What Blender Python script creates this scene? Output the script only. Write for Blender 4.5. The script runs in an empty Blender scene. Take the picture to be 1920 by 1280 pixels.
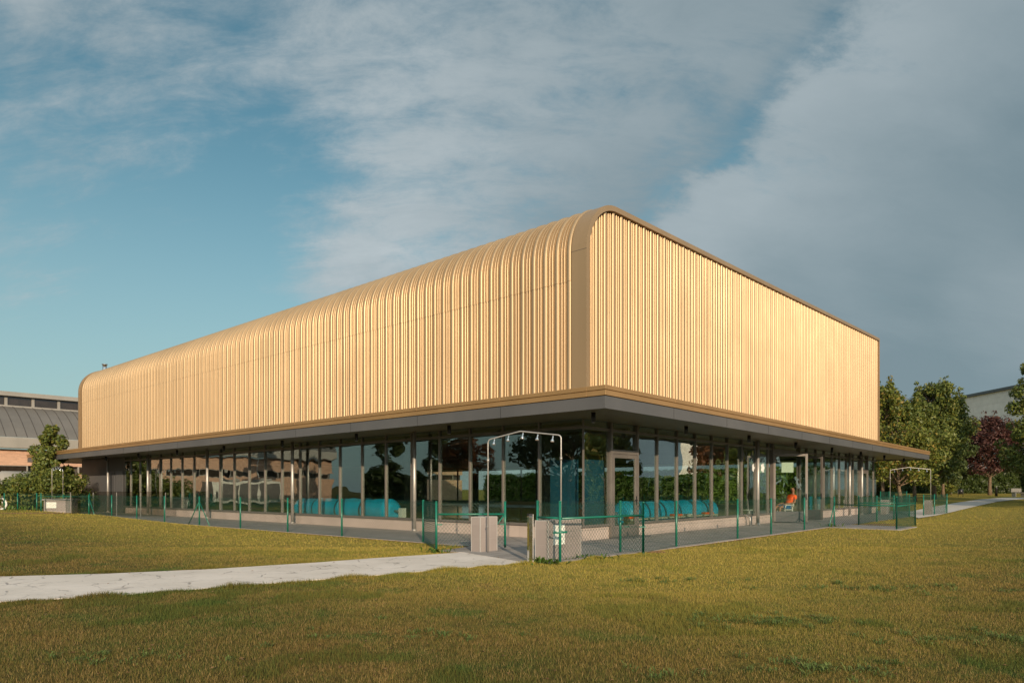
import bpy, bmesh, math, random
import numpy as np
from math import radians as R, sin, cos, pi, sqrt

rnd = random.Random(7)
S = bpy.context.scene
COL = S.collection

# ------------------------------------------------------------------ camera
CAMH, F, CX, HY = 1.35, 1280.0, 960.0, 917.0
cam = bpy.data.cameras.new('camera')
cam_o = bpy.data.objects.new('camera', cam); COL.objects.link(cam_o)
cam_o.location = (0, 0, CAMH); cam_o.rotation_euler = (R(90), 0, 0)
cam.sensor_width = 36.0; cam.lens = 24.0; cam.shift_y = (HY-640)/1920.0
cam.clip_start = 0.1; cam.clip_end = 6000
S.camera = cam_o

# ------------------------------------------------------------------ sun + sky
SUN_DIR = (0.183, -0.984)                       # horizontal direction towards the sun
SUN_EL = R(16.0)
sd = (SUN_DIR[0]*cos(SUN_EL), SUN_DIR[1]*cos(SUN_EL), sin(SUN_EL))
sun = bpy.data.lights.new('sun', 'SUN'); sun.energy = 4.2; sun.angle = R(0.5); sun.color = (1.0, 0.80, 0.57)
sun_o = bpy.data.objects.new('sun', sun); COL.objects.link(sun_o)
from mathutils import Vector, Matrix
sun_o.rotation_euler = Vector(sd).to_track_quat('Z', 'Y').to_euler()
sun_o.location = (0, 0, 60)

W = bpy.data.worlds.new("World"); S.world = W; W.use_nodes = True
S.view_settings.view_transform = 'Standard'; S.view_settings.look = 'None'
S.view_settings.exposure = 0.35; S.view_settings.gamma = 1.0

class NT:
    """small node helper"""
    def __init__(s, tree): s.t = tree; s.n = tree.nodes; s.l = tree.links
    def node(s, typ, **kw):
        n = s.n.new(typ)
        for k, v in kw.items(): setattr(n, k, v)
        return n
    def link(s, a, b): s.l.new(a, b)
    def setin(s, node, i, v):
        if hasattr(v, 'is_linked') or isinstance(v, bpy.types.NodeSocket): s.l.new(v, node.inputs[i])
        else: node.inputs[i].default_value = v
    def math(s, op, a, b=None, c=None, clamp=False):
        n = s.node('ShaderNodeMath', operation=op); n.use_clamp = clamp
        s.setin(n, 0, a)
        if b is not None: s.setin(n, 1, b)
        if c is not None: s.setin(n, 2, c)
        return n.outputs[0]
    def vdot(s, v, vec):
        n = s.node('ShaderNodeVectorMath', operation='DOT_PRODUCT'); s.setin(n, 0, v); n.inputs[1].default_value = vec
        return n.outputs['Value']
    def mix(s, f, a, b, mode='MIX'):
        n = s.node('ShaderNodeMix', data_type='RGBA', blend_type=mode); s.setin(n, 0, f)
        for i, v in ((6, a), (7, b)):
            if isinstance(v, tuple) and len(v) == 3: v = (*v, 1)
            s.setin(n, i, v)
        return n.outputs[2]
    def noise(s, vec, scale, detail=4, rough=.5, dist=0.0):
        n = s.node('ShaderNodeTexNoise'); n.inputs['Scale'].default_value = scale
        n.inputs['Detail'].default_value = detail; n.inputs['Roughness'].default_value = rough
        n.inputs['Distortion'].default_value = dist
        if vec is not None: s.link(vec, n.inputs['Vector'])
        return n.outputs['Fac']
    def ramp(s, f, a, b, smooth=True):
        n = s.node('ShaderNodeMapRange'); n.interpolation_type = 'SMOOTHSTEP' if smooth else 'LINEAR'
        s.setin(n, 0, f); n.inputs[1].default_value = a; n.inputs[2].default_value = b
        return n.outputs[0]
    def mapping(s, vec, loc=(0,0,0), rot=(0,0,0), scale=(1,1,1)):
        n = s.node('ShaderNodeMapping'); s.link(vec, n.inputs[0])
        n.inputs['Location'].default_value = loc; n.inputs['Rotation'].default_value = rot; n.inputs['Scale'].default_value = scale
        return n.outputs[0]

def pdir(px, py):
    return Vector(((px-CX)/F, 1.0, (HY-py)/F)).normalized()

w = NT(W.node_tree)
for n in list(w.n): w.n.remove(n)
sky = w.node('ShaderNodeTexSky', sky_type='NISHITA'); sky.sun_disc = False
sky.sun_elevation = SUN_EL; sky.sun_rotation = math.atan2(SUN_DIR[0], SUN_DIR[1])
sky.altitude = 100; sky.air_density = 1.0; sky.dust_density = 1.2; sky.ozone_density = 2.0
tc = w.node('ShaderNodeTexCoord'); D = tc.outputs['Generated']
sep = w.node('ShaderNodeSeparateXYZ'); w.link(D, sep.inputs[0])
zz = w.math('MAXIMUM', sep.outputs[2], 0.04)
zc = w.math('ADD', zz, 0.55)
u = w.math('DIVIDE', sep.outputs[0], zc); v = w.math('DIVIDE', sep.outputs[1], zc)
cmb = w.node('ShaderNodeCombineXYZ'); w.link(u, cmb.inputs[0]); w.link(v, cmb.inputs[1])
PL = w.mapping(cmb.outputs[0], loc=(3.1, 1.7, 0), rot=(0, 0, R(-24)), scale=(1.0, 1.5, 1))
PL2 = w.mapping(cmb.outputs[0], loc=(-2.3, 4.2, 0), rot=(0, 0, R(-16)), scale=(.8, 2.0, 1))
n_big = w.noise(PL, 1.6, 3, .5, .3)
n_mid = w.noise(PL, 4.2, 10, .62, .15)
n_wsp = w.noise(PL2, 9.0, 10, .68, .3)
def plane_n(p1, p2):
    n = pdir(*p1).cross(pdir(*p2)).normalized()
    return n
# cloud bank: everything on the right of a line on the sky that runs from upper left to lower middle
nb = plane_n((690, 180), (570, 600))
if nb.dot(pdir(1500, 300)) < 0: nb = -nb
nt = plane_n((0, 120), (720, 300))
if nt.dot(pdir(500, 20)) < 0: nt = -nt
wob = w.math('MULTIPLY', w.math('SUBTRACT', n_big, .5), .22)
bank = w.math('MAXIMUM', w.ramp(w.math('ADD', w.vdot(D, nb), wob), -0.07, 0.10), w.math('MULTIPLY', w.ramp(w.math('ADD', w.vdot(D, nt), wob), -0.06, 0.14), .96))
nr = pdir(120, 60); top_left = w.ramp(w.vdot(D, nr), 0.90, 0.985)
nl = pdir(40, 240); low_left = w.ramp(w.vdot(D, nl), 0.975, 0.998)
hole = w.ramp(w.vdot(D, pdir(600, 330)), 0.965, 0.999)
hole2 = w.ramp(w.vdot(D, pdir(690, 265)), 0.985, 0.9995)
cov = w.math('ADD', w.math('MULTIPLY', bank, 0.60), w.math('MULTIPLY', top_left, 0.0))
cov = w.math('ADD', cov, w.math('MULTIPLY', low_left, 0.30))
cov = w.math('SUBTRACT', cov, 0.07)
tex = w.math('ADD', w.math('MULTIPLY', w.math('SUBTRACT', n_mid, .5), 1.15), w.math('MULTIPLY', w.math('SUBTRACT', n_wsp, .5), 0.85))
dens = w.math('ADD', cov, tex)
# clear streak between two cloud banks
ns = plane_n((1570, 60), (1110, 520))
if ns.dot(pdir(1800, 500)) < 0: ns = -ns
sp = w.math('ADD', w.vdot(D, ns), w.math('MULTIPLY', w.math('SUBTRACT', n_mid, .5), 0.17))
st1 = w.ramp(sp, -0.038, -0.008); st2 = w.ramp(sp, -0.022, 0.024)
streak = w.math('MULTIPLY', st1, w.math('SUBTRACT', 1.0, st2))
smask = w.ramp(w.vdot(D, pdir(1400, 230)), 0.968, 0.995)
dens = w.math('SUBTRACT', dens, w.math('MULTIPLY', w.math('MULTIPLY', streak, smask), 0.17))
dens = w.math('ADD', dens, w.math('MULTIPLY', st2, 0.18))
alpha = w.math('MULTIPLY', w.ramp(dens, 0.05, 0.62), 0.93)
# cloud shade: brighter where thin or puffy, greyer to the right
rgt = w.ramp(w.vdot(D, pdir(1900, 500)), 0.70, 1.0)
shade = w.math('ADD', w.math('MULTIPLY', n_big, 0.5), w.math('MULTIPLY', w.math('ADD', .5, w.math('MULTIPLY', w.math('SUBTRACT', n_wsp, .5), w.math('SUBTRACT', 1.0, w.math('MULTIPLY', rgt, .75)))), 0.35))
edge = w.math('SUBTRACT', 1.0, w.ramp(sp, 0.0, 0.26))
edge = w.math('MULTIPLY', edge, st2)
shade = w.math('ADD', shade, w.math('MULTIPLY', edge, 0.20))
rightness = w.ramp(w.vdot(D, pdir(1900, 500)), 0.70, 1.0)
shade = w.math('SUBTRACT', shade, w.math('MULTIPLY', rightness, 0.24))
glow = w.math('ADD', 1.0, w.math('MULTIPLY', w.ramp(w.vdot(D, sd), 0.1, 1.0), 1.6))
cloudc = w.mix(w.ramp(shade, 0.15, 0.68, False), (0.155, 0.212, 0.242), (0.43, 0.475, 0.495))
cg = w.node('ShaderNodeVectorMath', operation='SCALE'); w.link(cloudc, cg.inputs[0]); w.link(glow, cg.inputs['Scale']); cloudc = cg.outputs[0]
# clear sky: physical sky plus haze toward the horizon
skyc = w.mix(0.5, (0, 0, 0), sky.outputs[0], 'MIX')
skymul = w.node('ShaderNodeVectorMath', operation='SCALE'); w.link(sky.outputs[0], skymul.inputs[0]); skymul.inputs['Scale'].default_value = 0.10
tint = w.mix(1.0, skymul.outputs[0], (.70, .97, .79), 'MULTIPLY')
haze_f = w.math('MULTIPLY', w.math('SUBTRACT', 1.0, w.ramp(sep.outputs[2], -0.02, 0.50)), 0.72)
clear = w.mix(haze_f, tint, (0.30, 0.375, 0.40))
final = w.mix(alpha, clear, cloudc)
bg = w.node('ShaderNodeBackground'); w.link(final, bg.inputs[0]); bg.inputs[1].default_value = 1.0
wo = w.node('ShaderNodeOutputWorld'); w.link(bg.outputs[0], wo.inputs[0])

# ------------------------------------------------------------------ frames
TH = R(48.56)
D2 = (cos(TH), sin(TH)); D1 = (-sin(TH), cos(TH))
C0 = (1.83, 17.6)
def bw(b, a): return (C0[0]+D2[0]*b+D1[0]*a, C0[1]+D2[1]*b+D1[1]*a)
def wb(x, y):
    rx, ry = x-C0[0], y-C0[1]
    return rx*D2[0]+ry*D2[1], rx*D1[0]+ry*D1[1]
def ss(x, a, b):
    t = np.clip((np.asarray(x, float)-a)/(b-a), 0, 1); return t*t*(3-2*t)
def ground(x, y):
    x = np.asarray(x, float); y = np.asarray(y, float)
    b, a = wb(x, y)
    g = .83*ss(y, 36, 96)*ss(x, 12, 27)
    g = g + .25*ss(a, 6, 24)*ss(-b, 3.0, 4.3)*(1-ss(-b, 10, 18))
    far = ss(np.maximum(-3.6-np.minimum(b, a), 0)+0, 0, 2.0)
    g = g + far*.002*(np.sin(x*1.3+.7*y)+np.sin(y*1.7-x*.6)-2)
    return g
def hit(px, py):
    """point of the ground seen at a pixel of the photo"""
    kx, kz = (px-CX)/F, (HY-py)/F
    Y = 3.0
    while Y < 400:
        if CAMH+kz*Y < float(ground(kx*Y, Y)): return (kx*Y, Y)
        Y += .05
    return (kx*Y, Y)
def at(px, Y): return ((px-CX)/F*Y, Y)

# ------------------------------------------------------------------ materials
def newmat(name):
    m = bpy.data.materials.new(name); m.use_nodes = True
    t = NT(m.node_tree)
    for n in list(t.n): t.n.remove(n)
    return m, t
def finish(t, shader, disp=None):
    o = t.node('ShaderNodeOutputMaterial'); t.link(shader, o.inputs[0])
def princ(t, col, rough=.5, metal=0.0, spec=.5):
    p = t.node('ShaderNodeBsdfPrincipled')
    t.setin(p, 'Base Color', (*col, 1) if isinstance(col, tuple) and len(col) == 3 else col)
    t.setin(p, 'Roughness', rough); t.setin(p, 'Metallic', metal); t.setin(p, 'Specular IOR Level', spec)
    return p
def bump(t, p, h, strength, dist=.01):
    b = t.node('ShaderNodeBump'); b.inputs['Strength'].default_value = strength; b.inputs['Distance'].default_value = dist
    t.link(h, b.inputs['Height']); t.link(b.outputs[0], p.inputs['Normal'])
def var_mat(name, c1, c2, scale=3.0, rough=.6, metal=0.0, spec=.5, bscale=None, bstr=.2, bdist=.01, detail=5, rvar=.1, obj=True):
    m, t = newmat(name)
    tc = t.node('ShaderNodeTexCoord'); v = tc.outputs['Object']
    f = t.ramp(t.noise(v, scale, detail, .6), .3, .7)
    r = t.math('ADD', t.math('MULTIPLY', t.noise(v, scale*2.3, 3), rvar), rough-rvar*.5)
    p = princ(t, t.mix(f, c1, c2), r, metal, spec)
    if bscale: bump(t, p, t.noise(v, bscale, 4), bstr, bdist)
    finish(t, p.outputs[0]); return m

def gold_mat(name, base, rough, metal, dirt=.12):
    m, t = newmat(name)
    tc = t.node('ShaderNodeTexCoord'); v = tc.outputs['Object']
    # panel to panel tone (strips 0.4 m wide), slight streaks running down
    s = t.mapping(v, scale=(1, 1, .08))
    f = t.noise(s, 1.4, 2, .5)
    f2 = t.noise(v, .25, 3, .5)
    c = t.mix(t.ramp(f, .3, .75), tuple(x*(1-dirt) for x in base), base)
    sx = t.node('ShaderNodeSeparateXYZ'); t.link(v, sx.inputs[0])
    wn = t.node('ShaderNodeTexWhiteNoise', noise_dimensions='1D')
    t.link(t.math('FLOOR', t.math('MULTIPLY', t.math('ADD', sx.outputs[0], sx.outputs[1]), .8333)), wn.inputs['W'])
    pt = t.math('ADD', .97, t.math('MULTIPLY', wn.outputs[0], .055))
    vs_ = t.node('ShaderNodeVectorMath', operation='SCALE'); t.link(c, vs_.inputs[0]); t.link(pt, vs_.inputs['Scale']); c = vs_.outputs[0]
    c = t.mix(t.math('MULTIPLY', t.ramp(f2, .3, .7), .5), c, tuple(min(1, x*1.05) for x in base))
    r = t.math('ADD', t.math('MULTIPLY', t.noise(v, .8, 2), .10), rough-.05)
    p = princ(t, c, r, metal, .5)
    bump(t, p, t.noise(t.mapping(v, scale=(1, 1, .4)), .5, 1), .10, .02)
    finish(t, p.outputs[0]); return m

M = {}
M['gold'] = gold_mat('gold_metal', (.415, .293, .168), .46, .52)
M['rim'] = gold_mat('bronze_rim', (.43, .285, .155), .42, .60)
M['ledge'] = gold_mat('bronze_ledge', (.46, .27, .115), .42, .60)
M['fascia'] = var_mat('grey_fascia', (.085, .085, .088), (.105, .103, .104), .4, .42, .15, .4)
M['soffit'] = var_mat('soffit_boards', (.085, .068, .034), (.115, .090, .045), .5, .45, .1)
M['mullion'] = var_mat('anodised_frame', (.155, .135, .12), (.19, .165, .145), 2, .42, .35)
M['darkwall'] = var_mat('dark_panel_wall', (.045, .043, .042), (.065, .062, .058), .6, .5)
M['steel'] = var_mat('brushed_steel', (.36, .34, .315), (.44, .41, .38), 5, .46, .6)
M['chrome'] = var_mat('polished_steel', (.70, .68, .64), (.76, .74, .70), 9, .10, 1.0)
M['green'] = var_mat('green_plastic_coat', (.004, .105, .068), (.006, .14, .09), 6, .35, 0, .5)
M['wire'] = var_mat('coated_wire', (.006, .045, .032), (.01, .06, .042), 6, .5, 0, .3)
M['white'] = var_mat('white_plastic', (.70, .69, .66), (.78, .77, .74), 5, .45)
M['trimw'] = var_mat('pale_edge_trim', (.46, .44, .41), (.52, .50, .47), 6, .4, .3)
M['paper'] = var_mat('paper_sign', (.66, .67, .60), (.74, .75, .68), 30, .7)
M['ink'] = var_mat('ink', (.07, .07, .08), (.10, .10, .11), 10, .7)
M['black'] = var_mat('black_plastic', (.012, .012, .013), (.02, .02, .022), 5, .4)
M['bluep'] = var_mat('blue_cover', (.0, .38, .66), (.01, .46, .76), 3, .42, 0, .5, 9, .3, .01)
M['teal'] = var_mat('blue_panel', (.008, .065, .11), (.012, .085, .14), 2, .6)
M['red'] = var_mat('red_paint', (.55, .02, .015), (.62, .03, .02), 4, .4)
M['floor'] = var_mat('interior_floor', (.20, .21, .19), (.26, .26, .24), 2, .3)
M['ceil'] = var_mat('interior_ceiling', (.10, .085, .06), (.14, .115, .08), .7, .6)
M['water'] = var_mat('pool_water', (.01, .10, .13), (.015, .13, .16), 1, .05, 0, .5, 2.5, .3, .02)
M['bark'] = var_mat('bark', (.10, .07, .045), (.20, .14, .09), 7, .85, 0, .2, 18, .6, .02)
M['roofm'] = var_mat('zinc_roof', (.145, .133, .118), (.18, .165, .146), .35, .5, .25)
M['coping'] = var_mat('grey_coping', (.22, .205, .18), (.27, .25, .22), .6, .55)
M['conc'] = var_mat('pale_concrete', (.42, .385, .345), (.52, .48, .43), .5, .8, 0, .3, 12, .3, .01)
M['beige'] = var_mat('beige_box', (.52, .49, .42), (.58, .55, .48), 2, .5)
M['ventdark'] = var_mat('dark_louvre', (.05, .045, .04), (.08, .07, .06), 5, .6)
M['skin'] = var_mat('skin', (.30, .14, .08), (.36, .17, .10), 8, .5)
M['orange'] = var_mat('orange_cloth', (.85, .10, .012), (.95, .13, .02), 9, .8, 0, .2, 30, .5, .01)
M['coral'] = var_mat('coral_cloth', (.62, .12, .07), (.70, .15, .09), 9, .8, 0, .2)
M['blueclo'] = var_mat('blue_cloth', (.02, .10, .25), (.03, .13, .32), 9, .8, 0, .2)
M['hair'] = var_mat('hair', (.03, .015, .01), (.06, .03, .018), 20, .6)
M['soil'] = var_mat('reddish_soil', (.20, .10, .06), (.34, .18, .11), 5, .95, 0, .1, 25, .8, .02)

def tile_mat(name, c, mortar, w_, h_, off=.5, rough=.55, var=.10, ms=.012, coord='Object'):
    m, t = newmat(name)
    tc = t.node('ShaderNodeTexCoord'); v = tc.outputs[coord]
    sp = t.node('ShaderNodeSeparateXYZ'); t.link(v, sp.inputs[0])
    g = t.node('ShaderNodeNewGeometry'); gn = t.node('ShaderNodeSeparateXYZ')
    # choose horizontal coordinate from the object-space x+y, vertical z
    cb = t.node('ShaderNodeCombineXYZ')
    t.link(t.math('ADD', sp.outputs[0], sp.outputs[1]), cb.inputs[0]); t.link(sp.outputs[2], cb.inputs[1])
    br = t.node('ShaderNodeTexBrick'); t.link(cb.outputs[0], br.inputs['Vector'])
    br.offset = off; br.inputs['Scale'].default_value = 1
    br.inputs['Color1'].default_value = (*[x*(1-var) for x in c], 1); br.inputs['Color2'].default_value = (*[min(1, x*(1+var)) for x in c], 1)
    br.inputs['Mortar'].default_value = (*mortar, 1); br.inputs['Mortar Size'].default_value = ms
    br.inputs['Brick Width'].default_value = w_; br.inputs['Row Height'].default_value = h_
    f = t.ramp(t.noise(v, 1.3, 5, .6), .3, .7)
    c3 = t.mix(f, t.mix(1.0, br.outputs['Color'], (.88, .88, .88), 'MULTIPLY'), br.outputs['Color'])
    p = princ(t, c3, rough)
    bump(t, p, t.math('SUBTRACT', 1.0, br.outputs['Fac']), .35, .004)
    finish(t, p.outputs[0]); return m
M['plinth'] = tile_mat('plinth_tiles', (.41, .335, .29), (.33, .275, .245), .62, .46, .5, .6, .05, .006)
M['pedtile'] = tile_mat('pedestal_tiles', (.30, .255, .235), (.34, .295, .27), .32, .30, 0, .45, .05, .003)
M['brick'] = tile_mat('salmon_brick', (.50, .29, .19), (.46, .32, .24), .25, .075, .5, .85, .12, .008)
M['farwall'] = tile_mat('pale_block_wall', (.82, .74, .66), (.74, .66, .58), 3.0, .9, .5, .85, .04, .03)

def pave_mat(name, c, dark, bw_, rh, rough=.75, rot=0):
    m, t = newmat(name)
    tc = t.node('ShaderNodeTexCoord'); v = t.mapping(tc.outputs['Object'], rot=(0, 0, rot))
    br = t.node('ShaderNodeTexBrick'); t.link(v, br.inputs['Vector']); br.inputs['Scale'].default_value = 1
    br.inputs['Color1'].default_value = (*[x*.90 for x in c], 1); br.inputs['Color2'].default_value = (*[x*1.08 for x in c], 1)
    br.inputs['Mortar'].default_value = (*dark, 1); br.inputs['Mortar Size'].default_value = .009
    br.inputs['Brick Width'].default_value = bw_; br.inputs['Row Height'].default_value = rh
    n1 = t.noise(v, .8, 6, .65); n2 = t.noise(v, 14, 4, .6)
    c1 = t.mix(t.ramp(n1, .25, .75), t.mix(1.0, br.outputs['Color'], (.80, .79, .78), 'MULTIPLY'), br.outputs['Color'])
    c2 = t.mix(t.math('MULTIPLY', t.ramp(n2, .4, .75), .3), c1, t.mix(1.0, c1, (1.25, 1.22, 1.18), 'MULTIPLY'))
    p = princ(t, c2, rough, 0, .3)
    bump(t, p, t.math('SUBTRACT', n2, t.math('MULTIPLY', br.outputs['Fac'], .8)), .4, .006)
    finish(t, p.outputs[0]); return m
M['pave'] = pave_mat('grey_paving', (.30, .275, .255), (.16, .15, .14), .6, .3, rot=-TH)

def stamped_mat():
    m, t = newmat('stamped_concrete')
    tc = t.node('ShaderNodeTexCoord'); v = tc.outputs['Object']
    vw = t.node('ShaderNodeVectorMath', operation='ADD'); t.link(v, vw.inputs[0])
    nn = t.node('ShaderNodeTexNoise'); nn.inputs['Scale'].default_value = 1.6; nn.inputs['Detail'].default_value = 4; t.link(v, nn.inputs['Vector'])
    sc = t.node('ShaderNodeVectorMath', operation='SCALE'); t.link(nn.outputs['Color'], sc.inputs[0]); sc.inputs['Scale'].default_value = .5
    t.link(sc.outputs[0], vw.inputs[1])
    vo = t.node('ShaderNodeTexVoronoi', feature='DISTANCE_TO_EDGE'); vo.inputs['Scale'].default_value = 1.9; t.link(vw.outputs[0], vo.inputs['Vector'])
    brk = t.ramp(t.noise(v, 2.3, 3), .42, .62)
    crack = t.math('MULTIPLY', t.math('SUBTRACT', 1.0, t.ramp(vo.outputs[0], .004, .035)), brk)
    n1 = t.noise(v, .7, 6, .6); n2 = t.noise(v, 9, 5, .65)
    c = t.mix(t.ramp(n1, .3, .7), (.55, .49, .43), (.67, .60, .54))
    c = t.mix(t.math('MULTIPLY', t.ramp(n2, .5, .8), .35), c, (.42, .38, .34))
    c = t.mix(t.math('MULTIPLY', crack, .75), c, (.20, .17, .15))
    p = princ(t, c, .75, 0, .3)
    bump(t, p, t.math('SUBTRACT', n2, crack), .5, .012)
    finish(t, p.outputs[0]); return m
M['path'] = stamped_mat()

def grass_cols(t, v):
    n1 = t.noise(v, .35, 6, .7); n2 = t.noise(v, .9, 6, .68); n3 = t.noise(v, 7, 5, .7)
    c = t.mix(t.ramp(n1, .28, .72), (.150, .100, .030), (.084, .090, .020))
    c = t.mix(t.ramp(n2, .50, .68), c, (.055, .095, .020))
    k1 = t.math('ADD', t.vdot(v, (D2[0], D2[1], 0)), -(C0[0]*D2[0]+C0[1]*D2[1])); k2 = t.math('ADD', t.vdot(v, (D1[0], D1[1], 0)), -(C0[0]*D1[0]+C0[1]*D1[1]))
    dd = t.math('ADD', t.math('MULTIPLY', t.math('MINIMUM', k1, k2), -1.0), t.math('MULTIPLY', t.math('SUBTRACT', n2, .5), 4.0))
    lit_strip = t.math('SUBTRACT', 1.0, t.ramp(dd, 4.6, 11.0))  # paler band by the paving paints the sunlit strip into the lawn colour
    c = t.mix(t.math('MULTIPLY', lit_strip, .9), c, (.33, .265, .055))
    c = t.mix(t.math('MULTIPLY', t.ramp(n2, .44, .28), .6), c, (.21, .130, .050))
    return c, n3
def lawn_mat():
    m, t = newmat('lawn_ground')
    tc = t.node('ShaderNodeTexCoord'); v = tc.outputs['Object']
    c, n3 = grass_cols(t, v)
    c = t.mix(t.ramp(n3, .35, .75), t.mix(1.0, c, (.62, .62, .62), 'MULTIPLY'), t.mix(1.0, c, (1.15, 1.15, 1.1), 'MULTIPLY'))
    p = princ(t, c, .95, 0, .1)
    bump(t, p, t.noise(v, 22, 5, .7), .9, .05)
    finish(t, p.outputs[0]); return m
M['lawn'] = lawn_mat()
def blade_mat():
    m, t = newmat('grass_blades')
    tc = t.node('ShaderNodeTexCoord'); v = tc.outputs['Object']
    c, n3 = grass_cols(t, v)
    at_ = t.node('ShaderNodeAttribute', attribute_name='rnd')
    r = at_.outputs['Fac']
    c = t.mix(t.math('MULTIPLY', t.ramp(r, .55, 1.0), .75), c, (.27, .185, .085))
    c = t.mix(t.math('MULTIPLY', t.ramp(r, .35, .0), .7), c, (.04, .08, .016))
    c = t.mix(1.0, c, (1.22, 1.18, 1.1), 'MULTIPLY')
    p = princ(t, c, .7, 0, .2)
    tr = t.node('ShaderNodeBsdfTranslucent'); t.link(c, tr.inputs[0])
    mx = t.node('ShaderNodeMixShader'); mx.inputs[0].default_value = .25; t.link(p.outputs[0], mx.inputs[1]); t.link(tr.outputs[0], mx.inputs[2])
    finish(t, mx.outputs[0]); return m
M['blade'] = blade_mat()

def leaf_mat(name, c1, c2, c3=None, trans=.3):
    m, t = newmat(name)
    a = t.node('ShaderNodeAttribute', attribute_name='rnd').outputs['Fac']
    tc = t.node('ShaderNodeTexCoord'); n = t.noise(tc.outputs['Object'], .8, 3)
    c = t.mix(a, c1, c2)
    if c3: c = t.mix(t.math('MULTIPLY', t.ramp(t.math('ADD', a, n), 1.28, 1.5), .8), c, c3)
    p = princ(t, c, .5, 0, .35)
    tr = t.node('ShaderNodeBsdfTranslucent'); t.link(c, tr.inputs[0])
    mx = t.node('ShaderNodeMixShader'); mx.inputs[0].default_value = trans; t.link(p.outputs[0], mx.inputs[1]); t.link(tr.outputs[0], mx.inputs[2])
    finish(t, mx.outputs[0]); return m
M['leaf'] = leaf_mat('tree_leaves', (.065, .100, .022), (.19, .205, .038), (.19, .16, .03))
M['leafd'] = leaf_mat('dark_leaves', (.040, .065, .018), (.105, .130, .030))
M['leafy'] = leaf_mat('yellow_green_leaves', (.075, .105, .018), (.185, .195, .030), (.28, .17, .03))
M['leafp'] = leaf_mat('plum_leaves', (.045, .018, .016), (.13, .055, .042))
M['leafr'] = leaf_mat('rust_leaves', (.12, .05, .015), (.26, .09, .03))
M['hedge'] = leaf_mat('hedge_leaves', (.022, .040, .008), (.060, .085, .014))
M['hedgel'] = leaf_mat('bright_hedge_leaves', (.085, .150, .016), (.16, .23, .03))  # sunlit look put into the leaf colour of the shaded rear hedge
M['weed'] = leaf_mat('weed_leaves', (.06, .12, .02), (.13, .20, .035))

def glass_mat(name, tint=(.68, .78, .72), refl=1.0, base=.10, wav=.05, sc=.9):
    m, t = newmat(name)
    tc = t.node('ShaderNodeTexCoord'); v = tc.outputs['Object']
    oi = t.node('ShaderNodeObjectInfo')
    ad = t.node('ShaderNodeVectorMath', operation='ADD'); t.link(v, ad.inputs[0])
    cb = t.node('ShaderNodeCombineXYZ'); t.link(t.math('MULTIPLY', oi.outputs['Random'], 40.), cb.inputs[0]); t.link(cb.outputs[0], ad.inputs[1])
    b = t.node('ShaderNodeBump'); b.inputs['Strength'].default_value = 1.0; b.inputs['Distance'].default_value = wav
    t.link(t.noise(ad.outputs[0], sc, 1, .4), b.inputs['Height'])
    gl = t.node('ShaderNodeBsdfGlossy'); gl.inputs['Roughness'].default_value = 0.0; gl.inputs['Color'].default_value = (.93, 1, .97, 1)
    t.link(b.outputs[0], gl.inputs['Normal'])
    tp = t.node('ShaderNodeBsdfTransparent'); tp.inputs[0].default_value = (*tint, 1)
    lw = t.node('ShaderNodeLayerWeight'); lw.inputs[0].default_value = .5
    f = t.math('ADD', t.math('MULTIPLY', t.math('POWER', lw.outputs['Facing'], 3.5), .85*refl), base, clamp=True)
    mx = t.node('ShaderNodeMixShader'); t.link(f, mx.inputs[0]); t.link(tp.outputs[0], mx.inputs[1]); t.link(gl.outputs[0], mx.inputs[2])
    finish(t, mx.outputs[0]); return m
M['glass'] = glass_mat('window_glass', (.85, .905, .87), 1.0, .11, .008)
M['smoke'] = glass_mat('smoked_screen', (.80, .77, .74), .6, .06, .0)
M['farglass'] = var_mat('teal_window_band', (.03, .06, .075), (.04, .08, .10), 1, .15)
M['clerestory'] = var_mat('dark_clerestory_glass', (.022, .017, .012), (.035, .026, .02), 2, .12)

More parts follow.
